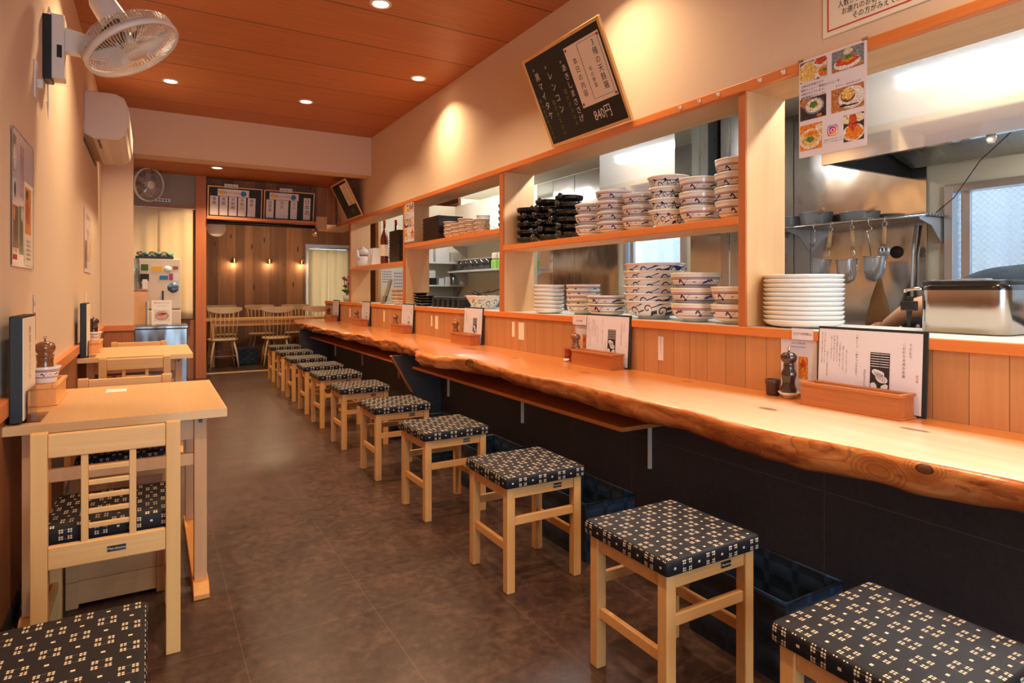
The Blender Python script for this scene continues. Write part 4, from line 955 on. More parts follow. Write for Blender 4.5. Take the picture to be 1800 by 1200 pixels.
for i in range(9):
    a = i*.7; x1 = .05*math.cos(a); y1 = .05*math.sin(a); zt = .20+rnd.uniform(0, .16); mb.tube([(0, 0, .08), (x1*.5, y1*.5, .15), (x1, y1, zt)], .003, 5)
    mb.grid([[(x1*.6-.01, y1*.6, .13), (x1*.6+.012, y1*.6, .13)], [(x1*1.3-.012, y1*1.3, .17), (x1*1.3+.012, y1*1.3, .18)], [(x1*1.8, y1*1.8, .15), (x1*1.8+.002, y1*1.8, .15)]])
    mf = MB()
    for q in range(6): mf.lathe([(0, .012), (.012, .004), (.014, -.004), (0, -.008)], (x1+.014*math.cos(q*1.05), y1+.014*math.sin(q*1.05), zt+.006*q), n=8)
    mf.build('flower', 'flower', t)
mb.build('stems_and_leaves', 'leaf', t)
# small antler ornament in the upper cubby line
MB().tube([(0, 0, 0), (0, .03, .04), (-.01, .07, .10)], [.006, .005, .002], 6).tube([(0, .03, .04), (0, .0, .11)], [.005, .002], 6).tube([(0, .08, 0), (0, .07, .05), (0, .10, .13)], [.006, .005, .002], 6).tube([(0, .07, .05), (.0, .03, .10)], [.004, .002], 6).tube([(0, -.02, .004), (0, .1, .004)], .006, 6).build('antler_ornament', 'windsor', loc=(XW-.022, 9.15, 2.157), label='small pale antler-shaped ornament on the trim beside the farther chalkboard', cat='ornament')

# ------------------------------------------------------------------ things on the dining wall
def board(y0, y1, z0, z1, xb, xt, lab, big):
    t = bpy.data.objects.new('chalkboard', None); sc.collection.objects.link(t); tag(t, lab, 'chalkboard', 'leaning chalkboards')
    h = math.hypot(xb-xt, z1-z0); w = y1-y0
    frame(t, (xb, (y0+y1)/2, z0), (0, -1, 0), (xt-xb, 0, z1-z0)); f = .020
    MB().box(-w/2, -w/2+f, 0, h, -.02, 0).box(w/2-f, w/2, 0, h, -.02, 0).box(-w/2+f, w/2-f, 0, f, -.02, 0).box(-w/2+f, w/2-f, h-f, h, -.02, 0).build('wooden_frame', 'chair_wood', t, bevel=.002)
    MB().box(-w/2+f, w/2-f, f, h-f, -.012, -.005).build('slate', 'board', t)
    if big:
        W = w/2-f
        p = MB().box(.035, W-.018, .165, h-.065, -.0045, -.0035).build('pinned_paper', 'paper_warm', t)
        zc = -.0028
        MB().tube([(x, y, zc) for x, y in ((.17, .19), (.345, .19), (.352, .197), (.352, .515), (.345, .522), (.17, .522), (.163, .515), (.163, .197))], .0012, 5, True).build('ruled_border', 'ink_soft', p)
        for x, y in ((.05, h-.083), (W-.03, h-.083), (.05, .185), (W-.03, .18)): MB().lathe([(0, .004), (.008, .003), (.009, 0), (0, 0)], (x, y, -.0035), n=16).build('pin', 'cup_red', p)
        vtxt('3種の天麩羅', .0475, 'ink', p, .30, .512, zc, sx=1.0, step=1.06); vtxt('旬の野菜', .030, 'ink', p, .215, .375, zc, step=1.1); vtxt('本日の内容', .043, 'ink', p, .105, .46, zc, sx=1.0, step=1.15)
        vtxt('。あきしまささげ', .049, 'chalk', t, -.012, h-.09, zc, sx=1.0, step=1.1)
        vtxt('。レンコン', .056, 'chalk', t, -.17, h-.07, zc, sx=.95, step=1.3); vtxt('。黒マイタケ', .056, 'chalk', t, -.30, h-.05, zc, sx=.95, step=1.15)
        vtxt('塩がオススメ', .036, 'green_ink', t, -.075, .32, zc, sx=1.0, step=1.15); vtxt('塩がオススメ', .036, 'green_ink', t, -.225, .29, zc, sx=1.0, step=1.15); vtxt('天つゆがオススメ', .033, 'green_ink', t, -.355, .33, zc, sx=1.0, step=1.1)
        txt('840円', .085, 'chalk', t, .19, .095, zc, .02, sx=.78)
    else:
        p = MB().box(.0, w/2-f-.02, .18, h-.05, -.0045, -.0035).build('pinned_paper', 'paper_warm', t)
        vtxt('本日の天麩羅', .05, 'ink', p, .17, h-.08, -.0028); vtxt('旬の野菜', .04, 'ink', p, .08, h-.1, -.0028)
        vtxt('おすすめ', .06, 'green_ink', t, -.10, h-.06, -.0028); vtxt('かき揚げ', .06, 'green_ink', t, -.24, h-.06, -.0028); txt('680円', .09, 'green_ink', t, .1, .1, -.0028, sx=.8)
board(2.726, 3.541, 2.158, 2.705, 2.388, 2.135, 'large wood-framed chalkboard with a pinned white menu leaning out from the wall', True)
board(8.0, 8.71, 2.158, 2.62, 2.388, 2.15, 'smaller farther chalkboard leaning out from the wall near the beam', False)

def poster_root(name, lab, cat, origin, xd, w, h, mat='lam', yd=(0, 0, 1), grp=None, th=.0008):
    t = bpy.data.objects.new(name, None); sc.collection.objects.link(t); tag(t, lab, cat, grp); frame(t, origin, xd, yd)
    MB().box(-w/2, w/2, -h/2, h/2, -th, 0).build('sheet', mat, t); return t
def printed(nm, c):
    k = M('print_'+nm, c, .35); n_ = k.noise(k.coord(), 130, 4, .7, .8); n2_ = k.noise(k.coord(), 420, 2, .6)
    f_ = n_*.7 + n2_*.3; k.base(k.ramp(f_, [(.36, tuple(int(a*.48) for a in c)), (.5, c), (.64, tuple(min(255, int(a*1.1+34)) for a in c))])); return k.m
FM = {k_: printed(k_, c) for k_, c in dict(table=(178, 112, 66), dark=(52, 40, 36), noodle=(224, 178, 98), broth=(206, 110, 44), red=(190, 70, 40), green=(74, 116, 60), cream=(226, 206, 176), steel=(120, 124, 128), bowl=(222, 214, 208), rim=(120, 124, 160), brown=(120, 70, 36), orange=(232, 128, 40), pink=(214, 150, 128)).items()}
def photo(t, x0, y0, x1, y1, bg, items, z=.0002):
    p = MB().box(x0, x1, y0, y1, z, z+.0002).build('photo', FM[bg], t)
    for j, (cx, cy, rx, ry, m) in enumerate(items):
        mb = MB(); zz = z+.0003+j*.00012; n = 28; i = 0
        pts = []
        for q in range(n):
            a = 2*PI*q/n; wv = 1 + (.10*math.sin(5*a+j) if m in ('green', 'red', 'noodle', 'orange') else 0)
            X = min(max(cx+rx*wv*math.cos(a), x0), x1); Y = min(max(cy+ry*wv*math.sin(a), y0), y1); pts.append((X, Y, zz))
        mb.v = pts; mb.f = [tuple(range(n))]; mb.sm = [0]; mb.build('printed_dish', FM[m], p, fix=False)
    return p
k = M('logo_gradient', (200, 60, 140), .35); x, y, z = k.xyz(); f = (y - x*.5)/.045 + .5; k.base(k.ramp(f, [(.05, (250, 190, 80)), (.35, (240, 90, 60)), (.65, (200, 50, 140)), (.95, (90, 70, 200))])); MT['logo'] = k.m
def food_poster(origin, lab, full=True, sc_=1.0):
    w, h = .29, .412
    t = poster_root('food_poster', lab, 'poster', origin, (0, -1, 0), w, h, grp='food photo posters on the wooden trim')
    D = lambda x0, y0, x1, y1, bg, it: photo(t, x0, y0, x1, y1, bg, it)
    D(-.140, .110, -.018, .196, 'brown', [(-.10, .148, .052, .046, 'bowl'), (-.103, .150, .044, .038, 'noodle'), (-.045, .182, .035, .022, 'bowl'), (-.045, .184, .028, .016, 'red'), (-.030, .135, .034, .030, 'bowl'), (-.030, .137, .027, .022, 'broth'), (-.028, .140, .010, .008, 'green')])
    D(.002, .112, .134, .196, 'steel', [(.07, .112, .09, .02, 'table'), (.066, .138, .056, .024, 'bowl'), (.066, .146, .048, .017, 'red'), (.068, .152, .026, .012, 'orange'), (.07, .160, .016, .008, 'green'), (.07, .182, .02, .012, 'cream')])
    D(-.140, -.050, -.022, .040, 'dark', [(-.11, .022, .03, .022, 'table'), (-.075, .002, .044, .034, 'rim'), (-.075, .004, .038, .028, 'cream'), (-.078, .008, .018, .014, 'green'), (-.052, -.040, .012, .006, 'orange')])
    D(.0, -.050, .134, .044, 'table', [(.084, -.004, .054, .044, 'bowl'), (.07, .006, .030, .026, 'brown'), (.070, .012, .026, .022, 'noodle'), (.05, -.030, .014, .006, 'dark'), (.085, -.033, .030, .003, 'dark')])
    D(-.140, -.178, -.040, -.070, 'orange', [(-.05, -.09, .02, .014, 'cream'), (-.092, -.132, .050, .042, 'bowl'), (-.092, -.130, .042, .034, 'noodle'), (-.085, -.112, .030, .012, 'orange'), (-.094, -.134, .018, .012, 'green')])
    D(.052, -.178, .134, -.072, 'dark', [(.09, -.09, .05, .02, 'cream'), (.092, -.145, .044, .034, 'bowl'), (.094, -.145, .036, .028, 'orange'), (.09, -.105, .018, .034, 'red'), (.115, -.110, .03, .003, 'dark')])
    for i, s in enumerate(('お休みのお知らせや', '限定メニュー・季節のメニューを', 'お知らせしています。', '最新情報をチェック!!')): txt(s, .0125, 'ink', t, -.136, .094-i*.0165, .0008, 0, 'LEFT', sx=.92)
    txt('@UDON_KATZ', .0085, 'purple_ink', t, .092, .054, .0008); txt('@followme', .007, 'ink_soft', t, .035, .056, .0008)
    lg = MB(); n = 32; i = 0; R = .0215
    pts = []
    for q in range(n):
        a = 2*PI*q/n; rr = (abs(math.cos(a))**5 + abs(math.sin(a))**5)**(-1/5)*R; pts.append((rr*math.cos(a), rr*math.sin(a), 0))
    lg.v = pts; lg.f = [tuple(range(n))]; lg.sm = [0]; o = lg.build('camera_logo', 'logo', t, loc=(.006, -.118, .0008), fix=False)
    ol = lambda R, p, c=(0, 0): [(c[0]+(abs(math.cos(a))**p + abs(math.sin(a))**p)**(-1/p)*R*math.cos(a), c[1]+(abs(math.cos(a))**p + abs(math.sin(a))**p)**(-1/p)*R*math.sin(a), .0006) for a in [2*PI*q/32 for q in range(32)]]
    MB().tube(ol(.0165, 5), .0013, 5, True).tube(ol(.0075, 2), .0013, 5, True).disc(.010, .010, .0008, .0018, .0018).build('logo_lines', 'paper', o)
    txt('@お店の公式アカウント', .0068, 'ink_soft', t, .006, -.153, .0008); txt('フォロー・いいね お願いします', .006, 'ink_soft', t, .006, -.163, .0008)
    for x in (-w/2+.008, w/2-.008): MB().box(x-.012, x+.012, h/2-.004, h/2+.008, -.0006, .0006).build('clip', 'acrylic', t)
    return t
food_poster((XW-.017, 1.519, 1.947), 'laminated poster of six noodle dishes with a camera logo, hanging nearest the camera')
food_poster((XW-.017, 6.30, 1.905), 'laminated food photo poster hanging on the farther wooden post')
# notice above
t = poster_root('notice_poster', 'cream notice with a red frame line and black writing, cut off at the upper right', 'poster', (XW-.003, 1.17, 2.43), (0, -1, 0), .79, .42, 'paper_warm')
bw = .006; a, b = .375, .19
MB().box(-a, a, -b, -b+bw, .0002, .0006).box(-a, a, b-bw, b, .0002, .0006).box(-a, -a+bw, -b+bw, b-bw, .0002, .0006).box(a-bw, a, -b+bw, b-bw, .0002, .0006).build('red_border', 'red_ink', t)
txt('固くお断りします', .082, 'ink', t, -.33, -.028, .0008, 0, 'LEFT', sx=.85)
for i, (s, xo) in enumerate((('人数がお揃いのお客様からご案内いたします', -.33), ('お連れのお客様が車を駐車場へ停めている場合も', -.315), ('その方がみえてからご案内となります。', -.27))): txt(s, .030, 'ink', t, xo, -.098-i*.032, .0008, 0, 'LEFT', sx=.80)
# tags on the ledge
def slip(y0, y1, z0, z1, lab, body=None, x=XW-.0012, vertical=True, grp='small paper slips on the ledge planks', sz=.0095):
    t = poster_root('paper_tag', lab, 'paper tag', (x, (y0+y1)/2, (z0+z1)/2), (0, -1, 0), abs(y1-y0), z1-z0, 'paper_warm' if y0 > 3.9 else 'lam', grp=grp, th=.0006)
    if body:
        if vertical: vtxt(body, sz, 'ink_soft', t, 0, (z1-z0)/2-.006, .0006, step=1.05)
        else: txt(body, sz, 'ink', t, 0, 0, .0006, sx=.85)
    return t
slip(2.492, 2.532, .795, .925, 'narrow white paper tag with tiny writing on the planks between the two nearest menus', '荷物は足元のかごへ')
slip(3.95, 4.03, .805, .935, 'wider pale paper tag of the pair under the middle post'); slip(4.09, 4.13, .82, .935, 'narrower pale paper tag of the pair under the middle post')
slip(5.56, 5.63, .80, .925, 'wider pale tag of the far pair left of the third menu'); slip(5.70, 5.735, .82, .925, 'narrower pale tag of the far pair left of the third menu')
slip(7.15, 7.2, .80, .93, 'single pale tag on the planks between the fourth and fifth menus'); slip(8.62, 8.68, .80, .92, 'single pale tag on the planks between the fifth and sixth menus')
slip(1.60, 1.70, .968, 1.016, 'white price tag reading 100 yen on the ledge edge above the nearest pepper mill', '生玉子100円(税込)', XW-.016, False, 'price tags on the ledge edge', .0125)
slip(3.16, 3.31, .955, 1.005, 'small price tag on the ledge edge above the second pepper mill', '生玉子100円', XW-.016, False, 'price tags on the ledge edge', .014)
for y0, y1, lab in ((1.592, 1.762, 'lilac drink leaflet with an orange photo behind the nearest dark pepper mill'), (3.145, 3.30, 'lilac drink leaflet behind the second pepper mill')):
    t = poster_root('drink_leaflet', lab, 'leaflet', (XW-.003, (y0+y1)/2, .85), (0, -1, 0), y1-y0, .235, 'lam', grp='drink leaflets on the ledge planks')
    txt('冷たいお飲み物', .0095, 'blue_ink', t, 0, .10, .0006); txt('Soft Drinks & Beer', .009, 'blue_ink', t, 0, .085, .0006)
    photo(t, .0, -.05, .045, .045, 'orange', [(.022, .0, .012, .035, 'red'), (.022, -.02, .010, .018, 'orange')])
    MB().box(-.065, -.01, -.05, .02, .0003, .0005).build('text_block', 'pale_board', t)
# posters on the left wall
t = poster_root('wall_poster', 'laminated notice sheet with photos on the left wall above the front menu', 'poster', (XL+.004, 3.13, 1.53), (0, 1, 0), .47, .52, 'lam', grp='laminated sheets on the left wall')
photo(t, -.215, .10, -.15, .235, 'steel', [(-.18, .15, .03, .05, 'bowl')]); photo(t, -.215, .0, -.14, .07, 'bowl', [(-.175, .03, .02, .03, 'dark')])
photo(t, -.215, -.19, -.10, -.03, 'brown', [(-.155, -.10, .035, .07, 'dark'), (-.19, -.06, .02, .03, 'orange')]); photo(t, -.09, -.21, .0, -.02, 'green', [(-.04, -.12, .03, .06, 'dark'), (-.03, -.05, .02, .03, 'bowl')])
q_ = MB().box(.02, .225, -.25, .09, .0006, .0010).build('second_sheet', 'paper_warm', t); photo(q_, .035, -.12, .17, .07, 'orange', [(.09, -.03, .05, .05, 'red'), (.08, .04, .03, .02, 'dark')], .0012)
MB().box(-.215, -.13, -.235, -.215, .0004, .0006).build('red_strip', 'red_ink', t)
vtxt('季節限定うどん', .034, 'red_ink', t, .0, .22, .001); vtxt('数量限定のお品', .028, 'purple_ink', t, -.05, .22, .001); txt('お一人様', .018, 'red_ink', t, -.17, -.20, .001)
for i in range(5): txt('季節の天麩羅 とり天', .012, 'ink_soft', q_, .12, -.15-i*.018, .0013)
MB().tube([(-.235, -.255, 0), (-.235, .24, 0), (-.21, .26, 0), (.235, .26, 0), (.235, -.26, 0)], .0018, 6).build('film_edge', 'acrylic', t)
t = poster_root('wall_poster', 'faint laminated sheet on the left wall beyond the air conditioner', 'poster', (XL+.004, 6.05, 1.57), (0, 1, 0), .62, .50, 'lam', grp='laminated sheets on the left wall')
photo(t, -.28, -.22, -.10, .0, 'brown', [(-.19, -.1, .05, .06, 'dark')]); photo(t, -.07, -.16, .08, .10, 'pink', [(0, -.03, .05, .07, 'cream')]); photo(t, .12, -.2, .28, .06, 'cream', [(.2, -.05, .05, .07, 'pink')]); txt('本日のおすすめ', .05, 'red_ink', t, 0, .19, .001)
t = poster_root('wall_tag', 'narrow white tag with red lower half on the left wall behind the front pepper mill', 'paper tag', (XL+.003, 3.42, 1.06), (0, 1, 0), .06, .20, 'lam', grp='narrow tags on the left wall')
MB().box(-.026, .026, -.098, .02, .0002, .0005).build('red_part', 'red_ink', t); MB().lathe([(0, .0009), (.012, .0009)], (0, .06, 0), 16).build('printed_spot', 'pale_board', t)
t = poster_root('wall_tag', 'narrow pale tag on the left wall behind the farther menu', 'paper tag', (XL+.003, 5.85, 1.04), (0, 1, 0), .10, .26, 'paper_warm', grp='narrow tags on the left wall')
MB().box(-.04, .04, -.12, .0, .0002, .0005).build('printed_part', 'pale_board_y', t)

# ------------------------------------------------------------------ air conditioner
t = thing('air_conditioner', 'white wall-mounted air conditioner high on the left wall', 'air conditioner', (XL, 5.72, 2.35))
pr = [(0, .36), (.20, .36), (.262, .33), (.290, .25), (.292, .13), (.27, .04), (.22, 0), (.06, -.004), (0, .03)]
MB().prism(pr, 'Y', 0, 1.15).build('casing', 'ac_plastic', t, bevel=.008)
MB().prism([(.205, .362), (.264, .334), (.294, .25), (.296, .13), (.288, .10), (.284, .12), (.282, .25), (.256, .322), (.205, .352)], 'Y', .012, 1.138).build('front_panel', 'white_plastic', t, bevel=.002)
MB().prism([(.10, -.006), (.235, .006), (.262, .030), (.255, .036), (.22, .014), (.10, .0)], 'Y', .05, 1.10).build('louver', 'white_plastic', t, bevel=.002)
MB().box(.085, .10, .05, .36, -.0085, -.002).build('outlet_slot', 'black_plastic', t)
MB().box(.0, .05, -.0016, 0, .06, .12).build('side_cover', 'ac_plastic', t)
MB().box(.0, .004, 0, 1.15, -.03, .0).build('mounting_plate', 'black_plastic', t)

# ------------------------------------------------------------------ fans
def fan_head(t, c, nrm, R, cage_mat='white_plastic', depth=.13, wires=84, motor=True):
    """guard, blades, hub and motor, axis nrm (pointing to the room)"""
    z = Vector(nrm).normalized(); x = z.cross(Vector((0, 0, 1))).normalized(); y = z.cross(x)
    h = bpy.data.objects.new('fan_head', None); sc.collection.objects.link(h); h.parent = t
    h.matrix_local = Matrix.Translation(c) @ Matrix((x, y, z)).transposed().to_4x4()
    ring = lambda r, zz, n=64: [(r*math.cos(2*PI*q/n), r*math.sin(2*PI*q/n), zz) for q in range(n)]
    MB().lathe([(R-.004, -.018), (R+.005, -.018), (R+.008, 0), (R+.005, .012), (R-.008, .016), (R-.004, -.018)], n=64).build('guard_ring', 'white_plastic', h)
    mb = MB()
    for q in range(wires):
        a = 2*PI*q/wires; b = a+.28
        P = lambda r, zz, f: (r*math.cos(a+(b-a)*f), r*math.sin(a+(b-a)*f), zz)
        mb.tube([P(.045, .034, 1), P(R*.5, .032, .6), P(R*.85, .022, .2), P(R, .008, 0)], .0017, 4, caps=False)
    mb.tube(ring(R*.62, .030), .0014, 5, True); mb.build('front_guard', 'white_plastic', h)
    mb = MB()
    for q in range(wires):
        a = 2*PI*q/wires
        mb.tube([(R*math.cos(a), R*math.sin(a), -.004), ((R+.002)*math.cos(a), (R+.002)*math.sin(a), -depth*.45), (R*.8*math.cos(a), R*.8*math.sin(a), -depth*.8), (R*.28*math.cos(a), R*.28*math.sin(a), -depth)], .0015, 4, caps=False)
    mb.tube(ring(R*.6, -depth*.9), .0014, 5, True); mb.build('rear_guard', 'white_plastic', h)
    MB().lathe([(0, .040), (.046, .038), (.050, .034), (.046, .030), (0, .030)], n=40).build('badge', 'white_plastic', h)
    mb = MB()
    for bl in range(5):
        a0 = bl*2*PI/5; rows = []
        for i in range(9):
            r = .03 + (R*.86-.03)*i/8; row = []
            for j in range(7):
                f = j/6-.5; wa = (.50+.55*(i/8))*(1 if i < 8 else .8); a = a0 + f*wa + .25*i/8
                row.append((r*math.cos(a), r*math.sin(a), -.045 + f*.05*(1-.3*i/8)))
            rows.append(row)
        mb.grid(rows)
    mb.build('blades', 'blade', h, solid=.002)
    MB().lathe([(0, -.015), (.028, -.018), (.034, -.03), (.034, -.075), (0, -.075)], n=32).build('hub', 'white_plastic', h)
    if motor: MB().lathe([(0, -depth+.02), (.055, -depth+.02), (.062, -depth), (.066, -depth-.04), (.060, -depth-.15), (.040, -depth-.19), (0, -depth-.20)], n=36).build('motor_housing', 'white_plastic', h)
    return h
MT['blade'] = glassy('translucent_blade', (232, 222, 212), .6, .2)
t = thing('wall_fan', 'large white oscillating wall fan at the upper left, tilted down', 'fan', (XL, 3.72, 2.36))
MB().box(0, .035, -.055, .055, -.17, .14).build('wall_plate', 'black_plastic', t, bevel=.004)
MB().box(.025, .085, -.05, .05, -.16, .15).build('bracket', 'white_plastic', t, bevel=.008)
MB().box(.055, .075, -.0535, -.050, -.06, .0).build('switch_panel', 'black_plastic', t)
MB().prism([(.08, .10), (.30, .055), (.33, .03), (.33, -.02), (.30, -.03), (.08, -.02)], 'Y', -.028, .028).build('arm', 'white_plastic', t, bevel=.006)
nrm = Vector((.51, -.177, -.844))
MB().tube([(.30, 0, .01), (.305, .0, .06), (.295, .0, .13)], [.03, .028, .03], 16).build('neck', 'white_plastic', t)
fan_head(t, (.368, -.04, .045), nrm, .226, depth=.12)
MB().tube([(.03, -.02, .15), (.02, 0, .19), (.01, .03, .16), (.008, .05, -.05), (.008, .05, -.18), (.012, .03, -.26), (.01, .05, -.34), (.008, .03, -.26)], .004, 6).build('power_cord', 'white_plastic', t)
MB().tube([(.04, -.02, -.16), (.04, -.02, -.18), (.10, -.02, -.185)], .0015, 5).build('pull_string', 'white_plastic', t)
t = thing('wall_outlet', 'tall white wall outlet with plug below the big wall fan', 'outlet', (XL, 3.45, 2.10))
MB().box(0, .008, -.04, .04, -.07, .10).build('plate', 'white_plastic', t, bevel=.003); MB().box(.008, .03, -.015, .015, -.02, .02).build('plug', 'white_plastic', t, bevel=.003)
t = thing('wall_fan', 'smaller white fan on the grey panel above the cream curtain', 'fan', (-.03, 9.25, 2.50))
MB().box(-.04, .04, -.05, -.001, -.12, .02).build('bracket', 'white_plastic', t, bevel=.006)
MB().tube([(0, -.04, -.02), (0, -.07, 0)], .025, 12).build('neck', 'white_plastic', t)
fan_head(t, (.0, -.235, .005), (.62, -.75, -.12), .205, depth=.11, wires=48, motor=False)
MB().box(.07, .24, -.02, -.001, -.17, -.13).build('control_panel', 'paper', t, bevel=.003)
mb = MB()
for i in range(4): mb.box(.09+i*.035, .112+i*.035, -.023, -.02, -.158, -.142)
mb.build('buttons', 'ink', t)

for i, (y, w_) in enumerate(((2.35, 'farthest'), (2.22, 'second farthest'), (2.10, 'third farthest'), (1.86, 'fourth farthest'), (1.74, 'nearest'))):
    MB().box(-.004, 0, -.006, .006, -.009, .009).tube([(-.004, 0, .0), (-.016, 0, -.006), (-.018, 0, .004)], .0022, 6).build('adhesive_hook', 'white_plastic', loc=(XW-.0145, y, 2.135), label='tiny pale adhesive hook on the orange trim near the food poster, %s' % w_, cat='hook', group='pale hooks on the orange trim')
# ------------------------------------------------------------------ kitchen
MT['hood_fill_face'] = emis('added_hood_fill_face', (255, 244, 224), 5)  # glowing face of the fill discs added inside the hoods
def steel_sheet(y0, y1, z0, z1, mat, lab):
    MB().box(XK-.012, XK-.001, y0, y1, z0, z1).build('steel_sheet', mat, bevel=.002, label=lab, cat='wall panel', group='steel sheets on the kitchen wall')
steel_sheet(1.985, 2.885, .94, 2.47, 'mirror', 'mirror-like steel sheet behind the hanging noodle strainers')
steel_sheet(2.892, 3.90, .94, 2.47, 'mirror', 'mirror-like steel sheet behind the big swirl bowls')
steel_sheet(4.88, 5.62, .94, 2.47, 'mirror', 'mirror-like steel sheet left of the small kitchen window')
steel_sheet(5.627, 6.05, .94, 2.47, 'mirror', 'narrow steel sheet farthest from the camera')
steel_sheet(6.055, 6.40, .94, 2.47, 'hood', 'pale steel sheet at the end of the cooking line')
def hood(y0, y1, lab, x0=3.2):
    t = thing('range_hood', lab, 'range hood', (0, 0, 0), 0, 'steel range hoods')
    x1 = XK-.014; zb = 1.875; zt = 2.478
    MB().box(x0, x0+.012, y0, y1, zb, zt).box(x0+.012, x1, y0, y0+.012, zb, zt).box(x0+.012, x1, y1-.012, y1, zb, zt).build('shell', 'hood', t)
    MB().box(x0+.012, x1, y0+.012, y1-.012, 2.05, 2.06).box(x0+.012, x0+.016, y0+.012, y1-.012, zb+.004, 2.05).box(x0+.016, x1, y1-.016, y1-.012, zb+.004, 2.05).box(x0+.016, x1, y0+.012, y0+.016, zb+.004, 2.05).build('dark_inside', 'hood_dark', t)
    MB().prism([(x1-.5, 2.05), (x1-.02, 1.93), (x1-.02, 2.05)], 'Y', y0+.03, y1-.03).build('grease_filter', 'steel', t)
    MB().box(x0-.004, x0+.03, y0, y1, zb-.008, zb+.004).build('lower_lip', 'hood', t)
    return t
h1 = hood(-.6, 2.09, 'large white-steel range hood nearest the camera at the upper right')
MB().lathe([(0, 0), (.018, 0), (.020, -.02), (.014, -.028), (.014, -.035), (0, -.036)], (3.225, 1.30, 1.868), 20).build('drip_cup', 'white_plastic', h1)
h2 = hood(3.2, 4.05, 'second steel range hood seen above the bowls')
t = thing('vent_column', 'dark grey steel column between the two hoods', 'column', (0, 0, 0)); MB().box(3.6, XK-.013, 2.98, 3.14, .94, 2.478).build('column', 'steel', t); MB().box(3.595, 3.6, 3.05, 3.06, .95, 2.47).build('seam', 'hood', t)
MB().box(3.5, XK-.013, 4.12, 4.22, 1.87, 2.478).build('vent_duct', 'hood', label='pale vertical duct left of the second hood', cat='duct', group='ducts left of the second hood')
MB().box(3.5, XK-.013, 4.30, 4.42, 1.87, 2.478).build('vent_duct', 'steel', label='grey vertical duct farthest left of the second hood', cat='duct', group='ducts left of the second hood')
for h_, y_ in ((h1, 1.2), (h1, .2), (h2, 3.6)):  # added fill discs and area lights inside the hoods, to brighten the kitchen
    MB().lathe([(0, 0), (.045, 0), (.05, .02), (0, .03)], (3.62, y_, 2.02), 20).build('added_hood_fill', 'hood_fill_face' , h_)
    lamp('added_hood_fill_light', 'AREA', (3.62, y_, 2.01), 4, (1, .95, .86), shape='DISK', size=.09)
# cooking counter along the outer wall
t = thing('kitchen_counter', 'stainless cooking counter under the strainers along the outer wall', 'counter', (0, 0, 0))
MB().box(3.62, XK-.014, -.5, 6.4, .90, .935).build('top', 'steel', t, bevel=.004); MB().box(3.66, XK-.02, -.48, 6.38, .10, .90).build('cabinet', 'steel', t)
MB().box(3.60, 3.62, -.5, 6.4, .87, .945).build('front_lip', 'alu', t, bevel=.004)
t = thing('ledge_cabinet', 'white work cabinet under the ledge on the kitchen side', 'cabinet', (0, 0, 0)); MB().box(2.70, 2.96, -1.9, 8.5, .05, .964).build('body', 'kitchen_white', t)
# shelf over the strainers, brackets, pans, strainers
t = thing('wall_rack', 'slatted steel wall shelf carrying pans above the strainers', 'shelf', (0, 0, 0))
mb = MB()
for i in range(8): mb.box(3.83+i*.034, 3.85+i*.034, 1.86, 3.5, 1.612, 1.622)
mb.build('slats', 'steel', t)
MB().tube([(3.815, 1.86, 1.612), (3.815, 3.5, 1.612)], .008, 10).build('hanging_rail', 'chrome', t)
for y in (1.89, 2.75): MB().prism([(3.82, 1.608), (4.085, 1.608), (4.085, 1.46), (4.06, 1.46), (3.95, 1.56), (3.82, 1.59)], 'Y', y, y+.004).build('bracket', 'alu', t)
def pan(x, y, R, h, lab, hd):
    p = thing('saucepan', lab, 'saucepan', (x, y, 1.6225), hd, 'saucepans on the wall rack')
    MB().lathe([(0, 0), (R*.86, 0), (R*.92, .006), (R, h), (R+.003, h+.002), (R-.003, h), (R*.89, .008), (0, .004)], n=40).build('body', 'alu', p)
    MB().tube([(R*.98, 0, h*.8), (R+.03, 0, h*.85)], .006, 8).build('ferrule', 'chrome', p)
    MB().tube([(R+.03, 0, h*.85), (R+.09, 0, h*.95), (R+.15, 0, h*1.0)], [.010, .012, .010], 12).build('handle', 'lattice_handle', p)
pan(3.96, 2.86, .11, .075, 'round steel saucepan at the left end of the wall rack', 3.6)
pan(3.95, 2.62, .105, .085, 'round steel saucepan in the middle of the wall rack', 3.9)
pan(3.94, 2.31, .115, .055, 'wide shallow steel pan at the right of the wall rack', 4.0)
k = M('wire_mesh', (190, 196, 200), .3, .9); nt = k.nt; x, y, z = k.xyz(); a = y.atan2(x)
gm = ((a*26.0).sin().abs().gt(.93)).mx((z*520.0).sin().abs().gt(.93))
tr = nt.nodes.new('ShaderNodeBsdfTransparent'); mx_ = nt.nodes.new('ShaderNodeMixShader'); mm = gm*.75+.18; nt.links.new(mm.s, mx_.inputs[0]); nt.links.new(tr.outputs[0], mx_.inputs[1]); nt.links.new(k.b.outputs[0], mx_.inputs[2]); nt.links.new(mx_.outputs[0], nt.nodes['Material Output'].inputs[0]); MT['mesh'] = k.m
def hookS(name, p, h, lab, grp='hooks on the wall rack rail', r=.003, w=.018):
    x, y, z = p
    pts = [(x, y, z), (x, y+w*.2, z+.012), (x, y+w*.7, z+.018), (x, y+w, z+.008)]; pts = [(x, y-w*.6, z+.004), (x, y-w*.5, z+.016), (x, y, z+.022), (x, y+w*.5, z+.014), (x, y+w*.3, z-h*.3), (x, y-w*.2, z-h*.7), (x, y-w*.2, z-h), (x, y+w*.2, z-h-.008), (x, y+w*.6, z-h)]
    MB().tube(pts, r, 6).build(name, 'chrome', label=lab, cat='hook', group=grp)
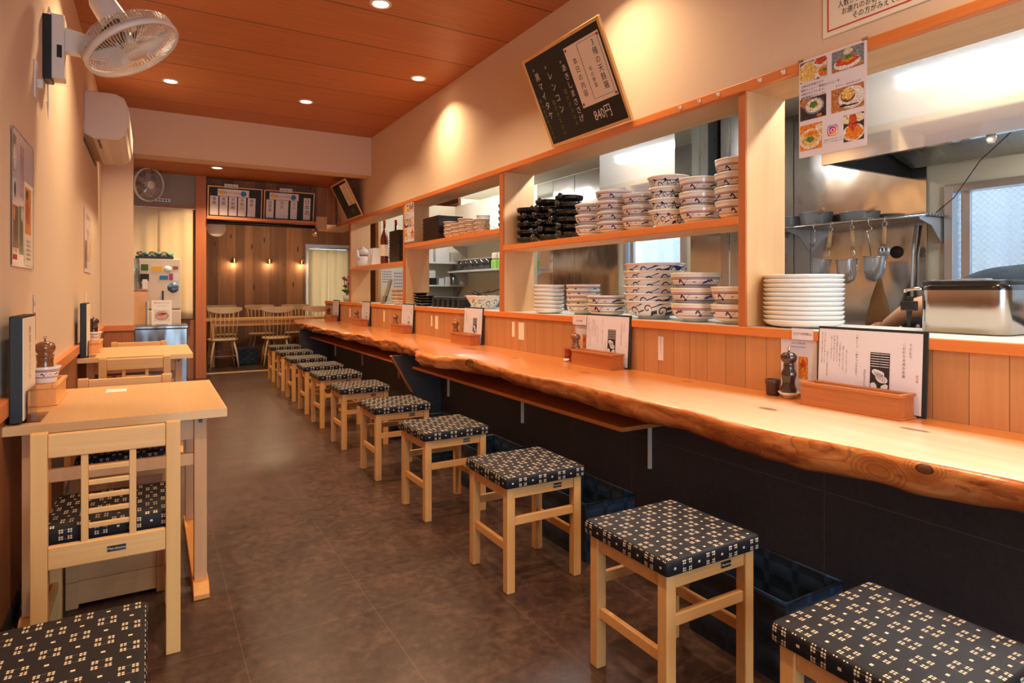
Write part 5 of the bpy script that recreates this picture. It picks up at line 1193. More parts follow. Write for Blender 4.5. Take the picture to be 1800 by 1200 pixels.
def strainer(y, zt, tilt, lab, wooden=True, R=.062, H_=.148):
    s = thing('noodle_strainer', lab, 'strainer', (3.79, y, zt), 0, 'noodle strainers hanging from the wall rack')
    s.rotation_euler = (tilt, 0, .1)
    MB().tube([(0, -.012, -.012), (0, -.012, .008), (0, 0, .014), (0, .012, .008), (0, .012, -.012), (0, 0, -.03)], .0022, 6).build('loop', 'chrome', s)
    if wooden: MB().tube([(0, 0, -.02), (0, 0, -.08), (0, 0, -.125)], [.010, .0125, .011], 12).build('handle', 'lattice_handle', s)
    else: MB().tube([(0, -.014, -.02), (0, -.014, -.14), (0, .014, -.14), (0, .014, -.03)], .003, 6).build('handle', 'chrome', s)
    MB().tube([(0, -.004, -.12), (0, -.006, -.17), (0, 0, -.185)], .003, 6).tube([(0, .014, -.06), (0, .016, -.17), (0, 0, -.185)], .0025, 6).build('stem', 'chrome', s)
    cy = .045; cz = -.20
    b = MB().lathe([(0, -H_), (R*.35, -H_+.004), (R*.66, -H_+.02), (R*.84, -H_+.05), (R*.93, -H_*.45), (R, 0)], n=36).build('basket', 'mesh', s, loc=(0, cy, cz), rot=(0, 0, 0))
    MB().tube([(R*math.cos(q*2*PI/32), R*math.sin(q*2*PI/32), 0) for q in range(32)], .0035, 8, True).build('rim', 'chrome', s, loc=(0, cy, cz))
    MB().tube([(0, -R*.98, -.004), (0, -R*.94, -H_*.45), (0, -R*.68, -H_+.022), (0, 0, -H_-.002), (0, R*.68, -H_+.022), (0, R*.94, -H_*.45), (0, R*.98, -.004)], .0028, 6).build('rib', 'chrome', s, loc=(0, cy, cz))
strainer(2.41, 1.575, .10, 'wire noodle strainer with wooden grip, left of the three')
strainer(2.27, 1.572, -.05, 'wire noodle strainer with wooden grip, middle of the three')
strainer(2.07, 1.578, .06, 'wire noodle strainer with wooden grip, right of the three')
for y, lab in ((2.53, 'thin steel hook left of the strainers'), (2.41, 'steel hook holding the left strainer'), (2.27, 'steel hook holding the middle strainer'), (2.07, 'steel hook holding the right strainer')): hookS('rail_hook', (3.797, y, 1.598), .03, lab)
hookS('s_hook', (3.797, 2.16, 1.60), .05, 'big S-shaped steel hook between the middle and right strainers', r=.0045, w=.034)
MB().tube([(3.80, 2.53, 1.57), (3.80, 2.53, 1.50), (3.80, 2.545, 1.47), (3.80, 2.565, 1.49), (3.80, 2.56, 1.28)], .0035, 6).build('wire_ladle', 'chrome', label='bent steel wire ladle handle hanging left of the strainers', cat='ladle')
MB().tube([(3.81, 2.188, 1.555), (3.83, 2.192, 1.50), (3.88, 2.195, 1.35), (3.90, 2.19, 1.245)], .005, 8).build('cloth_strainer_handle', 'chrome', label='long steel handle hanging from the S-hook', cat='utensil')  # steel handle of the cloth strainer bag below
rows = []
for i in range(10):
    tt_ = i/9; row = []
    for j in range(13):
        a = 2*PI*j/12; r = .012+.060*min(1, tt_*1.5)*(1+.15*math.sin(3*a+i)); row.append((3.90+r*.5*math.cos(a), 2.16+.02*tt_+r*math.sin(a)*.9, 1.25-.30*tt_))
    rows.append(row)
MB().grid(rows).build('cloth_strainer', 'burlap', solid=.002, label='brown and cream cotton strainer bag hanging between the strainers', cat='strainer bag')
t = thing('kitchen_timer', 'small grey digital timer hanging on a black cord', 'timer', (3.87, 2.12, 1.42)); MB().lathe([(0, -.008), (.034, -.008), (.036, 0), (.034, .008), (0, .008)], n=32).build('body', 'alu', t, rot=(0, PI/2, 0))
MB().box(-.0125, -.0085, -.022, .022, .0, .018).build('screen', 'ink_soft', t); MB().tube([(0, .0, .034), (0, .0, .12), (0, .005, .205)], .002, 5).build('cord', 'ink', t)
MB().box(3.86, 3.90, 1.94, 1.97, 1.0, 1.45).build('steam_pipe', 'alu', bevel=.008, label='thin upright pipe right of the strainers', cat='pipe') if False else MB().tube([(4.06, 2.03, 1.58), (4.06, 2.05, 1.40), (4.06, 2.055, 1.2), (4.06, 2.06, .936)], .009, 10).build('gas_pipe', 'alu', label='thin pale pipe running down the wall right of the strainers', cat='pipe')
MB().lathe([(0, -.004), (.038, -.004), (.040, 0), (.036, .01), (0, .012)], n=28).build('wall_plug', 'ink', loc=(4.085, 2.16, 1.42), rot=(0, -PI/2, 0), label='round black cap on the steel wall', cat='cap')
MB().tube([(3.26, 1.12, 1.98), (3.6, 1.5, 1.83), (3.9, 1.75, 1.70), (4.02, 1.90, 1.64)], .003, 6).build('steel_cable', 'ink_soft', label='thin cable slanting down from the hood across the window', cat='cable')
# soup warmer on the ledge
t = thing('soup_warmer', 'rectangular stainless soup warmer with black lid on the ledge at the right', 'food warmer', (2.83, 1.198, 1.0095))
rloft([(.001, .001, .0005, 0), (.115, .148, .045, 0), (.12, .153, .05, .006), (.12, .153, .05, .172)]).build('body', 'mirror_box', t) if 'mirror_box' in MT else rloft([(.001, .001, .0005, 0), (.115, .148, .045, 0), (.12, .153, .05, .006), (.12, .153, .05, .172)]).build('body', 'steel', t)
rloft([(.121, .154, .05, .170), (.121, .154, .05, .176), (.116, .149, .048, .198), (.001, .001, .0005, .200)]).build('collar', 'black_glaze', t)
rloft([(.118, .151, .05, .190), (.121, .154, .05, .202), (.118, .151, .05, .210), (.10, .135, .04, .207), (.001, .001, .0005, .205)]).build('lid', 'black_plastic', t)
MB().box(-.03, .03, -.05, .05, .205, .216).build('lid_latch', 'alu', t, bevel=.002)
MB().box(-.125, -.10, .158, .218, .085, .125).box(-.118, -.105, .173, .198, .125, .145).build('tap_body', 'black_plastic', t, bevel=.004)
MB().tube([(-.10, .143, .175), (-.10, .183, .176), (-.10, .208, .168), (-.10, .211, .160)], .007, 10).build('tap_pipe', 'chrome', t)
MB().prism([(.178, .085), (.198, .085), (.193, .02), (.186, .02)], 'X', -.119, -.107).build('tap_lever', 'black_plastic', t, bevel=.002)
# small rack and containers at the far kitchen end
def far_shelf(x0, x1, y0, y1, z, lab):
    t = thing('steel_shelf', lab, 'shelf', (0, 0, 0), 0, 'steel shelves at the far end of the kitchen')
    MB().box(x0, x1, y0, y1, z-.03, z-.004).build('board', 'kitchen_white', t, bevel=.003)
    wall_y = y1 > 8.7
    for q in (0.02, .98):
        if wall_y: x = x0+(x1-x0)*q; MB().prism([(y1, z-.03), (y0+.05, z-.03), (y1, z-.22)], 'X', x-.002, x+.002).build('bracket', 'alu', t)
        else: y = y0+(y1-y0)*q; MB().prism([(x1, z-.03), (x0+.05, z-.03), (x1, z-.22)], 'Y', y-.002, y+.002).build('bracket', 'alu', t)
far_shelf(3.30, 4.09, 8.45, 8.79, 1.60, 'upper steel shelf on the far kitchen end wall'); far_shelf(3.30, 4.09, 8.45, 8.79, 1.26, 'lower steel shelf on the far kitchen end wall')
far_shelf(3.78, 4.09, 6.6, 8.38, 1.46, 'lower steel shelf on the outer kitchen wall'); far_shelf(3.78, 4.09, 6.5, 8.38, 1.86, 'upper steel shelf on the outer kitchen wall')
G = 'goods on the far kitchen shelves'
def carton(x, y, z, w, d, h, mat, lab, bev=.003): return MB().box(-w/2, w/2, -d/2, d/2, 0, h).build('carton', mat, loc=(x, y, z), bevel=bev, label=lab, cat='box', group=G)
carton(3.50, 8.62, 1.597, .2, .26, .19, 'cardboard', 'white carton at the left of the upper end-wall shelf'); carton(3.75, 8.62, 1.597, .22, .26, .24, 'cardboard', 'taller white carton in the middle of the upper end-wall shelf'); carton(3.98, 8.62, 1.597, .18, .26, .15, 'cardboard', 'low white carton at the right of the upper end-wall shelf')
c_ = carton(3.50, 8.62, 1.257, .30, .28, .10, 'black_plastic', 'black flat box on the lower end-wall shelf'); c_ = carton(3.49, 8.62, 1.358, .29, .27, .11, 'cardboard', 'white box with a smile mark stacked on the black box')
MB().tube([(-.05+.01*i, -.137, .06-.018*math.sin(PI*i/10)) for i in range(11)], .004, 6).build('printed_mark', 'ink', c_)
for i, (x, h) in enumerate(((3.76, .10), (3.86, .12))): carton(x, 8.6, 1.257, .08, .1, h, 'cardboard', 'small white pack on the lower end-wall shelf, %s' % ['left', 'right'][i])
t = thing('utensil_cup', 'steel cup of dark utensils on the lower end-wall shelf', 'cup', (3.97, 8.58, 1.257), 0, G); MB().lathe([(0, 0), (.04, 0), (.045, .13), (.04, .13), (.035, .01), (0, .01)], n=24).build('cup', 'steel', t)
mb = MB()
for i in range(8): a = i*.8; mb.tube([(.015*math.cos(a), .015*math.sin(a), .02), (.06*math.cos(a), .06*math.sin(a), .22)], [.005, .011], 6)
mb.build('utensils', 'ink', t)
for i in range(6):
    y = 8.22-i*.17; t = thing('plastic_tub', 'clear plastic tub on the lower outer shelf, number %d counted from the corner' % (i+1) if False else 'clear plastic tub on the lower outer-wall shelf, ' + ['in the corner', 'second from the corner', 'third from the corner', 'fourth from the corner', 'fifth from the corner', 'sixth from the corner'][i], 'tub', (3.93, y, 1.4575), 0, 'clear tubs on the outer kitchen shelf')
    MB().lathe([(0, 0), (.055, 0), (.066, .15), (.063, .15), (.053, .004), (0, .004)], n=24).build('cup', 'clear_cup', t); MB().lathe([(0, .003), (.052, .004), (.057, .06+.02*(i % 2)), (0, .06+.02*(i % 2))], n=20).build('contents', 'cardboard' if i % 2 else 'steel', t)
    MB().lathe([(0, .152), (.068, .15), (.068, .158), (0, .16)], n=24).build('lid', 'paper', t)
for i in range(3):
    carton(3.93, 7.10-i*.17, 1.4575, .16, .14, .12, 'lime', 'lime green packet on the lower outer shelf, %s' % ['farthest', 'middle', 'nearest'][i], .02); carton(3.93, 7.10-i*.17, 1.579, .15, .13, .09, 'paper_warm', 'cream packet lying on the %s lime green packet' % ['farthest', 'middle', 'nearest'][i], .02)
for i in range(5): carton(3.93, 8.1-i*.33, 1.8575, .2, .24, .12+.03*(i % 3), 'cardboard', 'white carton on the upper outer shelf, %s' % ['in the corner', 'second from the corner', 'third from the corner', 'fourth from the corner', 'fifth from the corner'][i])
t = thing('white_refrigerator', 'tall white kitchen refrigerator in the far corner', 'refrigerator', (3.62, 7.9, 0)) if False else None
t = thing('prep_table', 'white prep cabinet below the far kitchen shelves', 'cabinet', (0, 0, 0)); MB().box(3.55, 4.09, 6.5, 8.78, .0, .96).build('body', 'cardboard', t, bevel=.004); MB().box(3.53, 4.09, 6.48, 8.78, .96, .99).build('top', 'steel', t, bevel=.003)
for i, (x, z0, w, h, lab) in enumerate(((2.99, 1.25, .16, .24, 'left sheet of the kitchen calendar papers seen under the farthest shelf'), (3.20, 1.15, .22, .32, 'right sheet of the kitchen calendar papers seen under the farthest shelf'), (3.08, 1.62, .24, .22, 'white sheet taped high on the far kitchen end wall'))):
    t = poster_root('wall_sheet', lab, 'paper', (x, 8.796, z0+h/2), (1, 0, 0), w, h, 'paper', grp='papers on the kitchen end wall')
    mb = MB()
    for a in range(5):
        for b in range(6): mb.box(-w/2+.015+b*w/6.6, -w/2+.015+b*w/6.6+w*.09, h/2-.05-a*h/6.5, h/2-.035-a*h/6.5, .0002, .0004)
    mb.build('printed_grid', 'pinkish' if 'pinkish' in MT else 'ink_soft', t)
# the cook bending behind the warmer
def skin_body(name, pts, edges, mat, root=0, sub=2, **tags):
    me = bpy.data.meshes.new(name); me.from_pydata([p[0] for p in pts], edges, []); o = bpy.data.objects.new(name, me); sc.collection.objects.link(o)
    md = o.modifiers.new('skin', 'SKIN'); md.use_smooth_shade = True; sk = me.skin_vertices[0].data
    for i, p in enumerate(pts): r = p[1]; sk[i].radius = (r, r) if not isinstance(r, tuple) else r
    for i in range(len(pts)): sk[i].use_root = (i == root)
    s_ = o.modifiers.new('sub', 'SUBSURF'); s_.levels = sub; s_.render_levels = sub
    me.materials.append(MT[mat]); tag(o, **tags); return o
# pelvis at 0; bends forward along +y, arms reach down to the counter
B = (3.36, .91)
P = [((B[0], B[1], .93), .16), ((B[0], B[1]+.13, 1.06), .165), ((B[0], B[1]+.30, 1.155), .185), ((B[0], B[1]+.47, 1.15), .17), ((B[0]+.01, B[1]+.58, 1.11), .075), ((B[0]+.02, B[1]+.65, 1.075), .055),
     ((B[0]-.10, B[1]+.02, .88), .10), ((B[0]-.11, B[1]+.06, .50), .068), ((B[0]-.11, B[1]-.02, .10), .048), ((B[0]-.11, B[1]+.11, .045), .04),
     ((B[0]+.10, B[1]+.02, .88), .10), ((B[0]+.11, B[1]+.06, .50), .068), ((B[0]+.11, B[1]-.02, .10), .048), ((B[0]+.11, B[1]+.11, .045), .04),
     ((B[0]-.15, B[1]+.48, 1.13), .078), ((B[0]-.17, B[1]+.66, .99), .052), ((B[0]-.13, B[1]+.72, 1.06), .046),
     ((B[0]+.16, B[1]+.48, 1.12), .078), ((B[0]+.20, B[1]+.66, .98), .052)]
# simpler, explicit arms: shoulder, elbow, wrist
P = P[:14] + [((B[0]-.16, B[1]+.47, 1.12), .080), ((B[0]-.15, B[1]+.70, 1.10), .050), ((B[0]-.05, B[1]+.90, .985), .034), ((B[0]+.16, B[1]+.47, 1.11), .080), ((B[0]+.22, B[1]+.70, 1.04), .050), ((B[0]+.20, B[1]+.88, .975), .034)]
Ed = [(0, 1), (1, 2), (2, 3), (3, 4), (4, 5), (0, 6), (6, 7), (7, 8), (8, 9), (0, 10), (10, 11), (11, 12), (12, 13), (3, 14), (14, 15), (15, 16), (3, 17), (17, 18), (18, 19)]
person = skin_body('person', P, Ed, 'skin', 0, label='person in dark navy clothes bending over behind the soup warmer, bare forearm reaching left', cat='person')
def garment(name, idx, edges, grow, mat, extra=None):
    m = {a: i for i, a in enumerate(idx)}; pts = [(P[a][0], P[a][1]+grow) for a in idx]
    if extra: pts += extra
    o = skin_body(name, pts, [(m[a], m[b]) for a, b in edges if a in m and b in m] + ([(m[x], len(idx)+i) for i, (x, e) in enumerate(extra_from)] if extra else []), mat, 0); o.parent = person; return o
half = lambda a, b, t: tuple(P[a][0][i]*(1-t)+P[b][0][i]*t for i in range(3))
extra_from = [(14, 0), (17, 0)]
garment('navy_shirt', [1, 2, 3, 4, 14, 17], [(1, 2), (2, 3), (3, 4), (3, 14), (3, 17)], .016, 'navy', [(half(14, 15, .75), .070), (half(17, 18, .75), .070)])
extra_from = []
garment('trousers', [0, 6, 7, 8, 10, 11, 12], [(0, 6), (6, 7), (7, 8), (0, 10), (10, 11), (11, 12)], .018, 'navy')
for i in (9, 13):
    p = P[i][0]; MB().lathe([(0, 0), (.05, 0), (.055, .03), (.045, .07), (.0, .08)], (0, 0, 0), 20).build('shoe', 'black_plastic', person, loc=(p[0], p[1]-.04, 0)).scale = (1, 2.2, 1)
# head
hd = bpy.data.objects.new('head', None); sc.collection.objects.link(hd); hd.parent = person
frame(hd, (B[0]+.03, B[1]+.745, 1.0), (1, 0, 0), (0, .55, .83)) # local y = up of the head, local -z... faces forward/down
mb = MB(); rows = []
for i in range(15):
    v = -PI/2 + PI*i/14; row = []
    for j in range(25):
        u = 2*PI*j/24; x = .074*math.cos(v)*math.cos(u); zf = .092*math.cos(v)*math.sin(u); yy = .112*math.sin(v)
        if yy < -.03: x *= 1-.25*min(1, (-yy-.03)/.07)
        if zf < 0 and abs(x) < .02 and -.035 < yy < .012: zf -= .016*(1-abs(x)/.02)
        row.append((x, yy, zf))
    rows.append(row)
mb.grid(rows).build('face', 'skin', hd)
rows = []
for i in range(10):
    v = -.25 + (PI/2+.25)*i/9; row = []
    for j in range(25):
        u = 2*PI*j/24; rr_ = 1.08; front = max(0, -math.sin(u)); vv_ = v + (.75*front if i == 0 else .75*front*(1-i/9)); row.append((.076*rr_*math.cos(vv_)*math.cos(u), .115*rr_*math.sin(vv_), .095*rr_*math.cos(vv_)*math.sin(u)))
    rows.append(row)
MB().grid(rows).build('hair', 'hair', hd)
for s_ in (-1, 1):
    MB().lathe([(0, .004), (.009, .002), (.010, 0), (0, -.003)], n=14).build('eye', 'hair', hd, loc=(s_*.03, .005, -.083), rot=(PI, 0, 0)); MB().lathe([(0, .012), (.014, .006), (.018, -.004), (0, -.01)], n=14).build('ear', 'skin', hd, loc=(s_*.074, -.005, .004), rot=(0, PI/2, 0))
MB().tube([(-.022, -.055, -.075), (0, -.052, -.080), (.022, -.055, -.075)], .004, 6).build('mouth', 'cup_red', hd)
# hands with five fingers
def hand(wrist, dirv, side):
    w = Vector(wrist); d = Vector(dirv).normalized(); s = d.cross(Vector((0, 0, 1))).normalized(); dn = Vector((0, 0, -1))
    pts = [(tuple(w), .028), (tuple(w+d*.05), (.036))]; ed = [(0, 1)]
    for k_, (off, ln) in enumerate(((-.030, .062), (-.010, .074), (.010, .070), (.028, .056))):
        b = len(pts); r0 = w+d*.085+s*off; pts += [(tuple(r0), .0095), (tuple(r0+d*ln*.55+dn*.012), .0085), (tuple(r0+d*ln*.85+dn*.035), .0075)]; ed += [(1, b), (b, b+1), (b+1, b+2)]
    b = len(pts); r0 = w+d*.03+s*side*.035; pts += [(tuple(r0), .011), (tuple(r0+d*.03+s*side*.022+dn*.008), .010), (tuple(r0+d*.055+s*side*.022+dn*.02), .0085)]; ed += [(0, b), (b, b+1), (b+1, b+2)]
    o = skin_body('hand', pts, ed, 'skin', 0); o.parent = person
hand(P[16][0], (.35, .9, -.1), 1); hand(P[19][0], (-.1, .95, -.1), -1)

# ------------------------------------------------------------------ nook on the left
t = thing('refrigerator', 'white refrigerator covered with stickers and magnets behind the steel cart', 'refrigerator', (.075, 8.60, 0))
MB().box(-.235, .235, .035, .52, .02, 1.56).build('body', 'fridge', t, bevel=.01)
d_ = MB().box(-.235, .235, -.0, .034, .95, 1.56).build('upper_door', 'fridge', t, bevel=.01); d2 = MB().box(-.235, .235, -.0, .034, .05, .935).build('lower_door', 'fridge', t, bevel=.01)
MB().box(.03, .05, -.016, -.001, 1.00, 1.17).build('door_handle', 'black_plastic', d_)
MB().box(-.23, -.2, .0, .5, 0, .02).box(.2, .23, .0, .5, 0, .02).build('foot', 'black_plastic', t)
def mag(x, z, w, h, mat, lab, rnd_=False, ob=None):
    t_ = tag(MB().box(-w/2, w/2, -.003, 0, -h/2, h/2).build('fridge_magnet', mat, loc=(.075+x, 8.599, z)) if not rnd_ else MB().lathe([(0, 0), (w/2, 0), (w/2, .003), (0, .003)], n=28).build('fridge_magnet', mat, loc=(.075+x, 8.599, z), rot=(PI/2, 0, 0)), lab, 'magnet', 'magnets and stickers on the refrigerator'); return t_
mag(-.15, 1.45, .075, .075, 'leaf', 'square green sticker on the refrigerator door'); mag(-.02, 1.435, .11, .06, 'yellow_ink', 'yellow sticker with orange flecks on the refrigerator door'); mag(.09, 1.43, .085, .085, 'paper', 'round white sticker on the refrigerator door', True); mag(.175, 1.45, .055, .04, 'cup_red', 'small brown oval sticker on the refrigerator door')
mag(-.155, 1.33, .10, .085, 'dark_void', 'dark photo magnet on the refrigerator door'); mag(.05, 1.33, .09, .05, 'blue_ink', 'pale blue fish-like sticker on the refrigerator door'); mag(.125, 1.34, .04, .08, 'flower', 'pink sticker on the refrigerator door'); mag(.18, 1.34, .05, .10, 'paper', 'narrow white sticker on the refrigerator door')
b_ = mag(.15, 1.21, .125, .125, 'globe', 'round blue globe-like sticker on the refrigerator door', True) if 'globe' in MT else None
k = M('blue_marble', (60, 100, 150), .4); k.base(k.ramp(k.noise(k.coord(), 22, 4), [(.4, (34, 66, 120)), (.6, (110, 150, 180)), (.7, (190, 200, 190))])); MT['globe'] = k.m
mag(.15, 1.21, .125, .125, 'globe', 'round blue globe-like sticker on the refrigerator door', True)
t = thing('shelf_tray', 'flat dark tray on top of the refrigerator', 'tray', (.06, 8.80, 1.5615)); MB().box(-.23, .17, -.2, .2, 0, .028).build('tray', 'black_plastic', t, bevel=.004)
rnd = random.Random(11)
for i in range(6):
    rows = []; x0 = -.14+i*.062; y0 = 8.68+.10*(i % 2)
    mb = MB(); R = .036
    for a in range(9):
        v = -PI/2+PI*a/8; mb_r = []
        for b in range(15):
            u = 2*PI*b/14; q = 1+.22*math.sin(3*u+i*2+a)+.12*math.sin(7*u+a*2); mb_r.append((R*q*math.cos(v)*math.cos(u), R*q*math.cos(v)*math.sin(u), R*.8*math.sin(v)))
        rows.append(mb_r)
    mb.grid(rows).build('snack_packet', 'teal' if i % 2 else 'bag', loc=(x0+.02, y0, 1.5895+R*.85), label='crumpled %s plastic packet on the dark tray, %s' % (['clear', 'teal'][i % 2], ['at the left end', 'second from the left', 'third from the left', 'fourth from the left', 'fifth from the left', 'at the right end'][i]), cat='packet', group='crumpled packets on the refrigerator')
t = thing('side_cabinet', 'narrow orange-wood cabinet between the pier and the refrigerator', 'cabinet', (-.165, 8.39, 0)); MB().box(-.14, .12, -.16, .16, 0, 1.17).build('body', 'box_pale', t, bevel=.004); MB().box(-.15, .13, -.17, .17, 1.17, 1.19).build('top', 'box_wood', t, bevel=.003)
t = thing('plastic_bag', 'clear plastic bag of white packets standing on the wooden cabinet', 'bag', (-.19, 8.40, 1.1915))
rows = []
for a in range(9):
    row = []
    for b in range(21):
        u = 2*PI*b/20; s = a/8; q = (1+.10*math.sin(4*u+a)+.06*math.sin(9*u+2*a)); r = .085*(1-.35*s)*q; row.append((r*math.cos(u), r*.8*math.sin(u), .36*s))
    rows.append(row)
MB().grid(rows).build('film', 'bag', t); MB().box(-.05, .04, -.03, .03, .0, .14).box(-.03, .03, -.04, .04, .15, .24).build('contents', 'paper', t, bevel=.006)
t = thing('phone_holder', 'small white box with a dark handset beside the refrigerator magnets', 'box', (.0, 8.05, 1.1915)); t.location = (-.068, 8.27, 1.1915); MB().box(-.025, .025, -.03, .03, 0, .11).build('box', 'paper', t, bevel=.003)
# steel cart with a menu stand
t = thing('steel_cart', 'low stainless steel cart with folded rim in front of the refrigerator', 'cart', (.09, 7.98, 0))
MB().box(-.25, .25, -.22, .22, .12, .755).build('body', 'cart', t, bevel=.006); MB().box(-.262, .262, -.235, .235, .755, .79).build('rim', 'cart', t, bevel=.008)
mb = MB()
for x in (-.22, .22):
    for y in (-.19, .19): mb.box(x-.02, x+.02, y-.02, y+.02, 0, .12)
mb.build('feet', 'black_plastic', t); MB().box(.06, .12, -.226, -.22, .30, .48).build('paper_slip', 'paper', t)
t = poster_root('menu_card', 'white menu card with a noodle bowl photo standing on the steel cart', 'menu card', (.095, 7.86, .931), (1, 0, 0), .195, .275, 'paper', yd=(0, .12, 1))
photo(t, -.075, -.10, .075, .03, 'cream', [(0, -.035, .066, .050, 'rim'), (0, -.033, .058, .042, 'pink'), (-.01, -.02, .03, .018, 'red'), (.02, -.015, .025, .01, 'dark')]); txt('季節のおすすめうどん', .015, 'red_ink', t, 0, .105, .0008); txt('冷やし・温かい', .012, 'ink_soft', t, 0, .07, .0008)
MB().box(-.06, .06, -.133, -.13, -.06, .005).build('stand', 'acrylic', t)
for i in range(2): MB().box(-.004, .004, -.09, .09, 0, .26).build('menu_book', 'paper' if i else 'blue_ink', loc=(-.055+i*.022, 7.93, .7915), label='%s standing menu book behind the menu card' % ['bluish', 'white'][i], cat='menu', group='menu books on the steel cart')

# ------------------------------------------------------------------ sign shelf over the opening
def sign_board(x0, x1, lab, strips, head):
    t = bpy.data.objects.new('sake_menu_board', None); sc.collection.objects.link(t); tag(t, lab, 'menu board', 'framed menu boards over the opening')
    w = x1-x0; h = .42
    frame(t, ((x0+x1)/2, 9.21, 2.162), (1, 0, 0), (0, -.09, .41)); f = .016
    MB().box(-w/2, -w/2+f, 0, h, -.015, 0).box(w/2-f, w/2, 0, h, -.015, 0).box(-w/2+f, w/2-f, 0, f, -.015, 0).box(-w/2+f, w/2-f, h-f, h, -.015, 0).build('wooden_frame', 'chair_wood', t, bevel=.002)
    MB().box(-w/2+f, w/2-f, f, h-f, -.010, -.004).build('slate', 'board', t)
    for cx, cw, s, mt in strips:
        p = MB().box(cx-cw/2, cx+cw/2, .03, .285 if s != '日本酒' else .34, -.0035, -.002).build('paper_strip', mt, t); vtxt(s, .05 if s != '日本酒' else .075, 'ink', p, cx, .27 if s != '日本酒' else .325, -.0015)
    b = MB().box(head[0], head[1], .29, .385, -.0035, -.001).build('banner', 'paper', t)
    x_ = head[0]+.05; MB().lathe([(0, 0), (.034, 0)], (x_, .34, -.0006), 6).build('printed_star', 'yellow_ink', b); MB().lathe([(0, 0), (.038, 0)], (head[1]-.07, .335, -.0006), 12).build('printed_burst', 'blue_ink', b)
    txt('冷・温', .04, 'red_ink', b, x_, .34, -.0003); txt('おすすめ地酒', .03, 'red_ink', b, (head[0]+head[1])/2-.01, .335, -.0006)
    c = MB().box(-.14+.0, .03, .40, .455, -.002, .0).build('top_card', 'paper', t); txt('あります', .036, 'green_ink', c, -.055, .427, .0006)
sign_board(.64, 1.325, 'left framed board of handwritten sake strips over the opening', [(-.26, .10, '春鹿', 'paper'), (-.145, .10, '黒龍', 'paper'), (-.03, .10, '天狗舞', 'paper'), (.085, .10, '手取川', 'paper'), (.205, .10, '菊姫', 'paper')], (-.22, .17))
sign_board(1.345, 2.03, 'right framed board of handwritten sake strips headed 日本酒', [(-.26, .10, '加賀鳶', 'paper'), (-.10, .17, '宗玄', 'paper'), (.06, .09, '立山', 'paper'), (.24, .095, '日本酒', 'paper')], (-.27, .12))
MB().tube([(.64, 9.22, 2.095), (2.12, 9.22, 2.095)], .026, 14).build('screen_roller', 'black_plastic', label='dark roller bar under the framed sake boards', cat='roller')
t = thing('spot_lamp', 'small chrome clip lamp at the right end of the roller bar', 'lamp', (2.05, 9.12, 2.03)); MB().tube([(0, 0, .045), (0, 0, 0), (-.03, -.03, -.06)], [.02, .03, .035], 14).build('lamp_head', 'chrome', t); MB().tube([(0, .0, .03), (.10, .04, .05)], .012, 10).build('arm', 'alu', t)
MB().lathe([(0, -.01), (.12, -.01), (.125, 0), (.12, .01), (0, .01)], n=32).build('paper_fan', 'paper_warm', loc=(.76, 9.32, 2.03), rot=(PI/2, 0, 0), label='round pale disc hanging below the left end of the sake boards', cat='disc')

# ------------------------------------------------------------------ back room
for i, (x, lit) in enumerate(((1.22, 1), (1.80, 1), (2.36, 1))):
    t = thing('wall_lamp', 'small brass bell wall lamp on the cedar wall, %s' % ['left of three', 'middle of three', 'right of three by the window'][i], 'lamp', (x, 11.62, 1.70), 0, 'brass lamps on the cedar wall')
    MB().tube([(0, .075, .05), (0, .02, .06), (0, 0, .045)], .008, 8).build('arm', 'gold', t)
    MB().lathe([(0, .05), (.018, .048), (.034, .02), (.050, -.045), (.055, -.055), (.046, -.052), (.028, .012), (0, .03)], n=28).build('lamp_shade', 'gold', t)
    MB().lathe([(0, .0), (.02, -.01), (.024, -.03), (.012, -.048), (0, -.05)], n=20).build('bulb', 'lamp_on', t)
    lamp('wall_lamp_light', 'POINT', (x, 11.62, 1.62), 2.2, WARM, shadow_soft_size=.03)
lamp('back_room_light', 'AREA', (1.7, 10.6, 2.66), 18, WARM, shape='DISK', size=.12)
t = thing('back_table', 'long pale wooden table across the back room', 'table', (0, 0, 0))
MB().box(.66, 2.75, 10.42, 10.98, .70, .735).build('tabletop', 'far_table', t, bevel=.004)
for x in (.80, 2.60):
    for y in (10.48, 10.92): MB().box(x-.03, x+.03, y-.03, y+.03, 0, .70).build('leg', 'far_table', t, bevel=.003)
MB().box(.83, 2.57, 10.47, 10.49, .62, .70).build('apron', 'far_table', t)
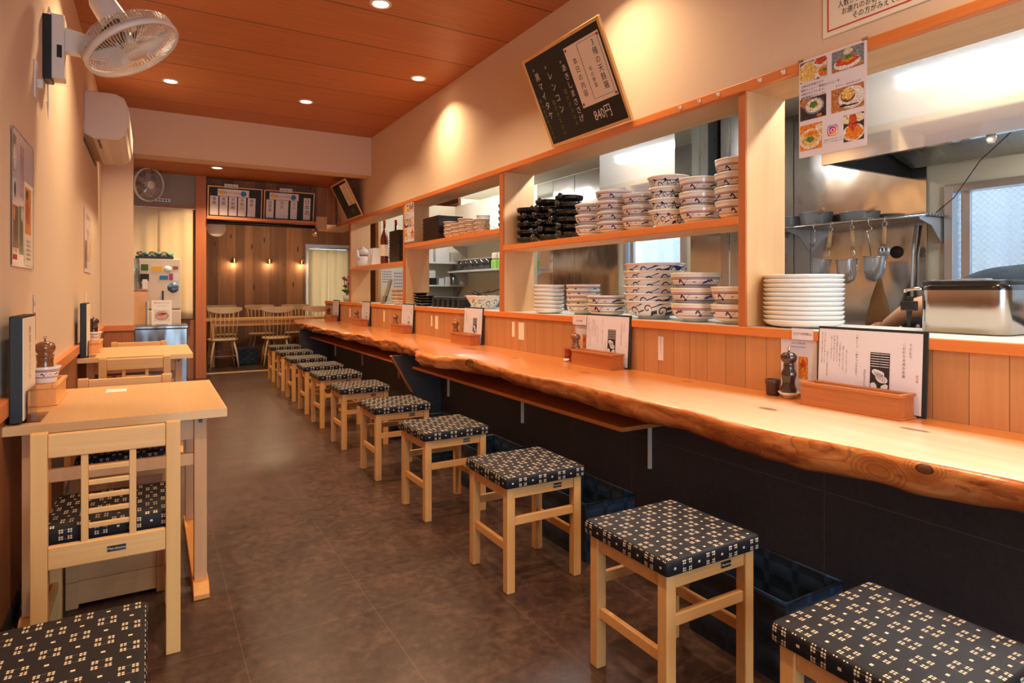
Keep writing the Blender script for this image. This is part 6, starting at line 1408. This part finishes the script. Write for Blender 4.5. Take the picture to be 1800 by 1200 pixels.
def windsor():
    t = thing('spindle_chair', '', 'chair')
    rows = []
    for s, z in ((0, .42), (.9, .42), (1, .43), (1, .445), (.95, .452), (0, .446)):
        row = []
        for q in range(33): a = 2*PI*q/32; rr_ = (abs(math.cos(a))**3 + abs(math.sin(a))**3)**(-1/3); row.append((.215*s*rr_*math.cos(a)*.96, .20+.20*s*rr_*math.sin(a)*.98, z))
        rows.append(row)
    MB().grid(rows).build('seat', 'windsor', t)
    for sx in (-1, 1):
        for sy, yy in ((-1, .06), (1, .34)):
            MB().tube([(sx*.13, yy, .425), (sx*.165, yy+sy*.03, .25), (sx*.195, yy+sy*.06, 0)], [.013, .017, .011], 10).build('leg', 'windsor', t)
    for sx in (-1, 1): MB().tube([(sx*.175, .025, .18), (sx*.175, .375, .18)], .008, 8).build('stretcher', 'windsor', t)
    MB().tube([(-.175, .2, .18), (.175, .2, .18)], .008, 8).build('stretcher', 'windsor', t)
    for i in range(7):
        f = (i-3)/3; MB().tube([(f*.165, .035-.0*abs(f)+.02*f*f, .44), (f*.19, -.035+.03*f*f, .86)], [.0075, .006], 8).build('spindle', 'windsor', t)
    rows = []
    for i in range(25):
        f = (i-12)/12; hh = .052*(1-.55*abs(f)**3); x = f*.235; y = -.045+.035*f*f; zc_ = .885+.018*abs(f)**2
        rows.append([(x, y-.008, zc_-hh), (x, y+.010, zc_-hh), (x, y+.010, zc_+hh*.75), (x, y-.008, zc_+hh*.75), (x, y-.008, zc_-hh)])
    MB().grid(rows, False).build('crest_rail', 'windsor', t, bevel=.004)
    return t
w0 = windsor(); w0.location = (.93, 10.02, 0); w0.rotation_euler = (0, 0, .05); w0['label'] = 'pale spindle-back chair with its back to us, left of the back table'; w0['group'] = 'spindle chairs around the back table'
dup(w0, (1.67, 10.02, 0), -.05, 'pale spindle-back chair with its back to us, in the middle of the back table')
dup(w0, (2.27, 10.02, 0), .0, 'pale spindle-back chair with its back to us, right end of the back table')
dup(w0, (1.60, 11.38, 0), PI+.05, 'pale spindle-back chair facing us across the back table, middle')
dup(w0, (2.20, 11.38, 0), PI, 'pale spindle-back chair facing us across the back table, right')
dup(w0, (1.00, 11.38, 0), PI, 'pale spindle-back chair facing us across the back table, left')
for i, x in enumerate((1.30, 2.0)):
    MB().box(-.17, .17, -.12, .12, 0, .26).build('storage_basket', 'basket', loc=(x, 10.72, 0), bevel=.01, label='dark storage box on the floor under the back table, %s' % ['left', 'right'][i], cat='basket', group='dark boxes under the back table')
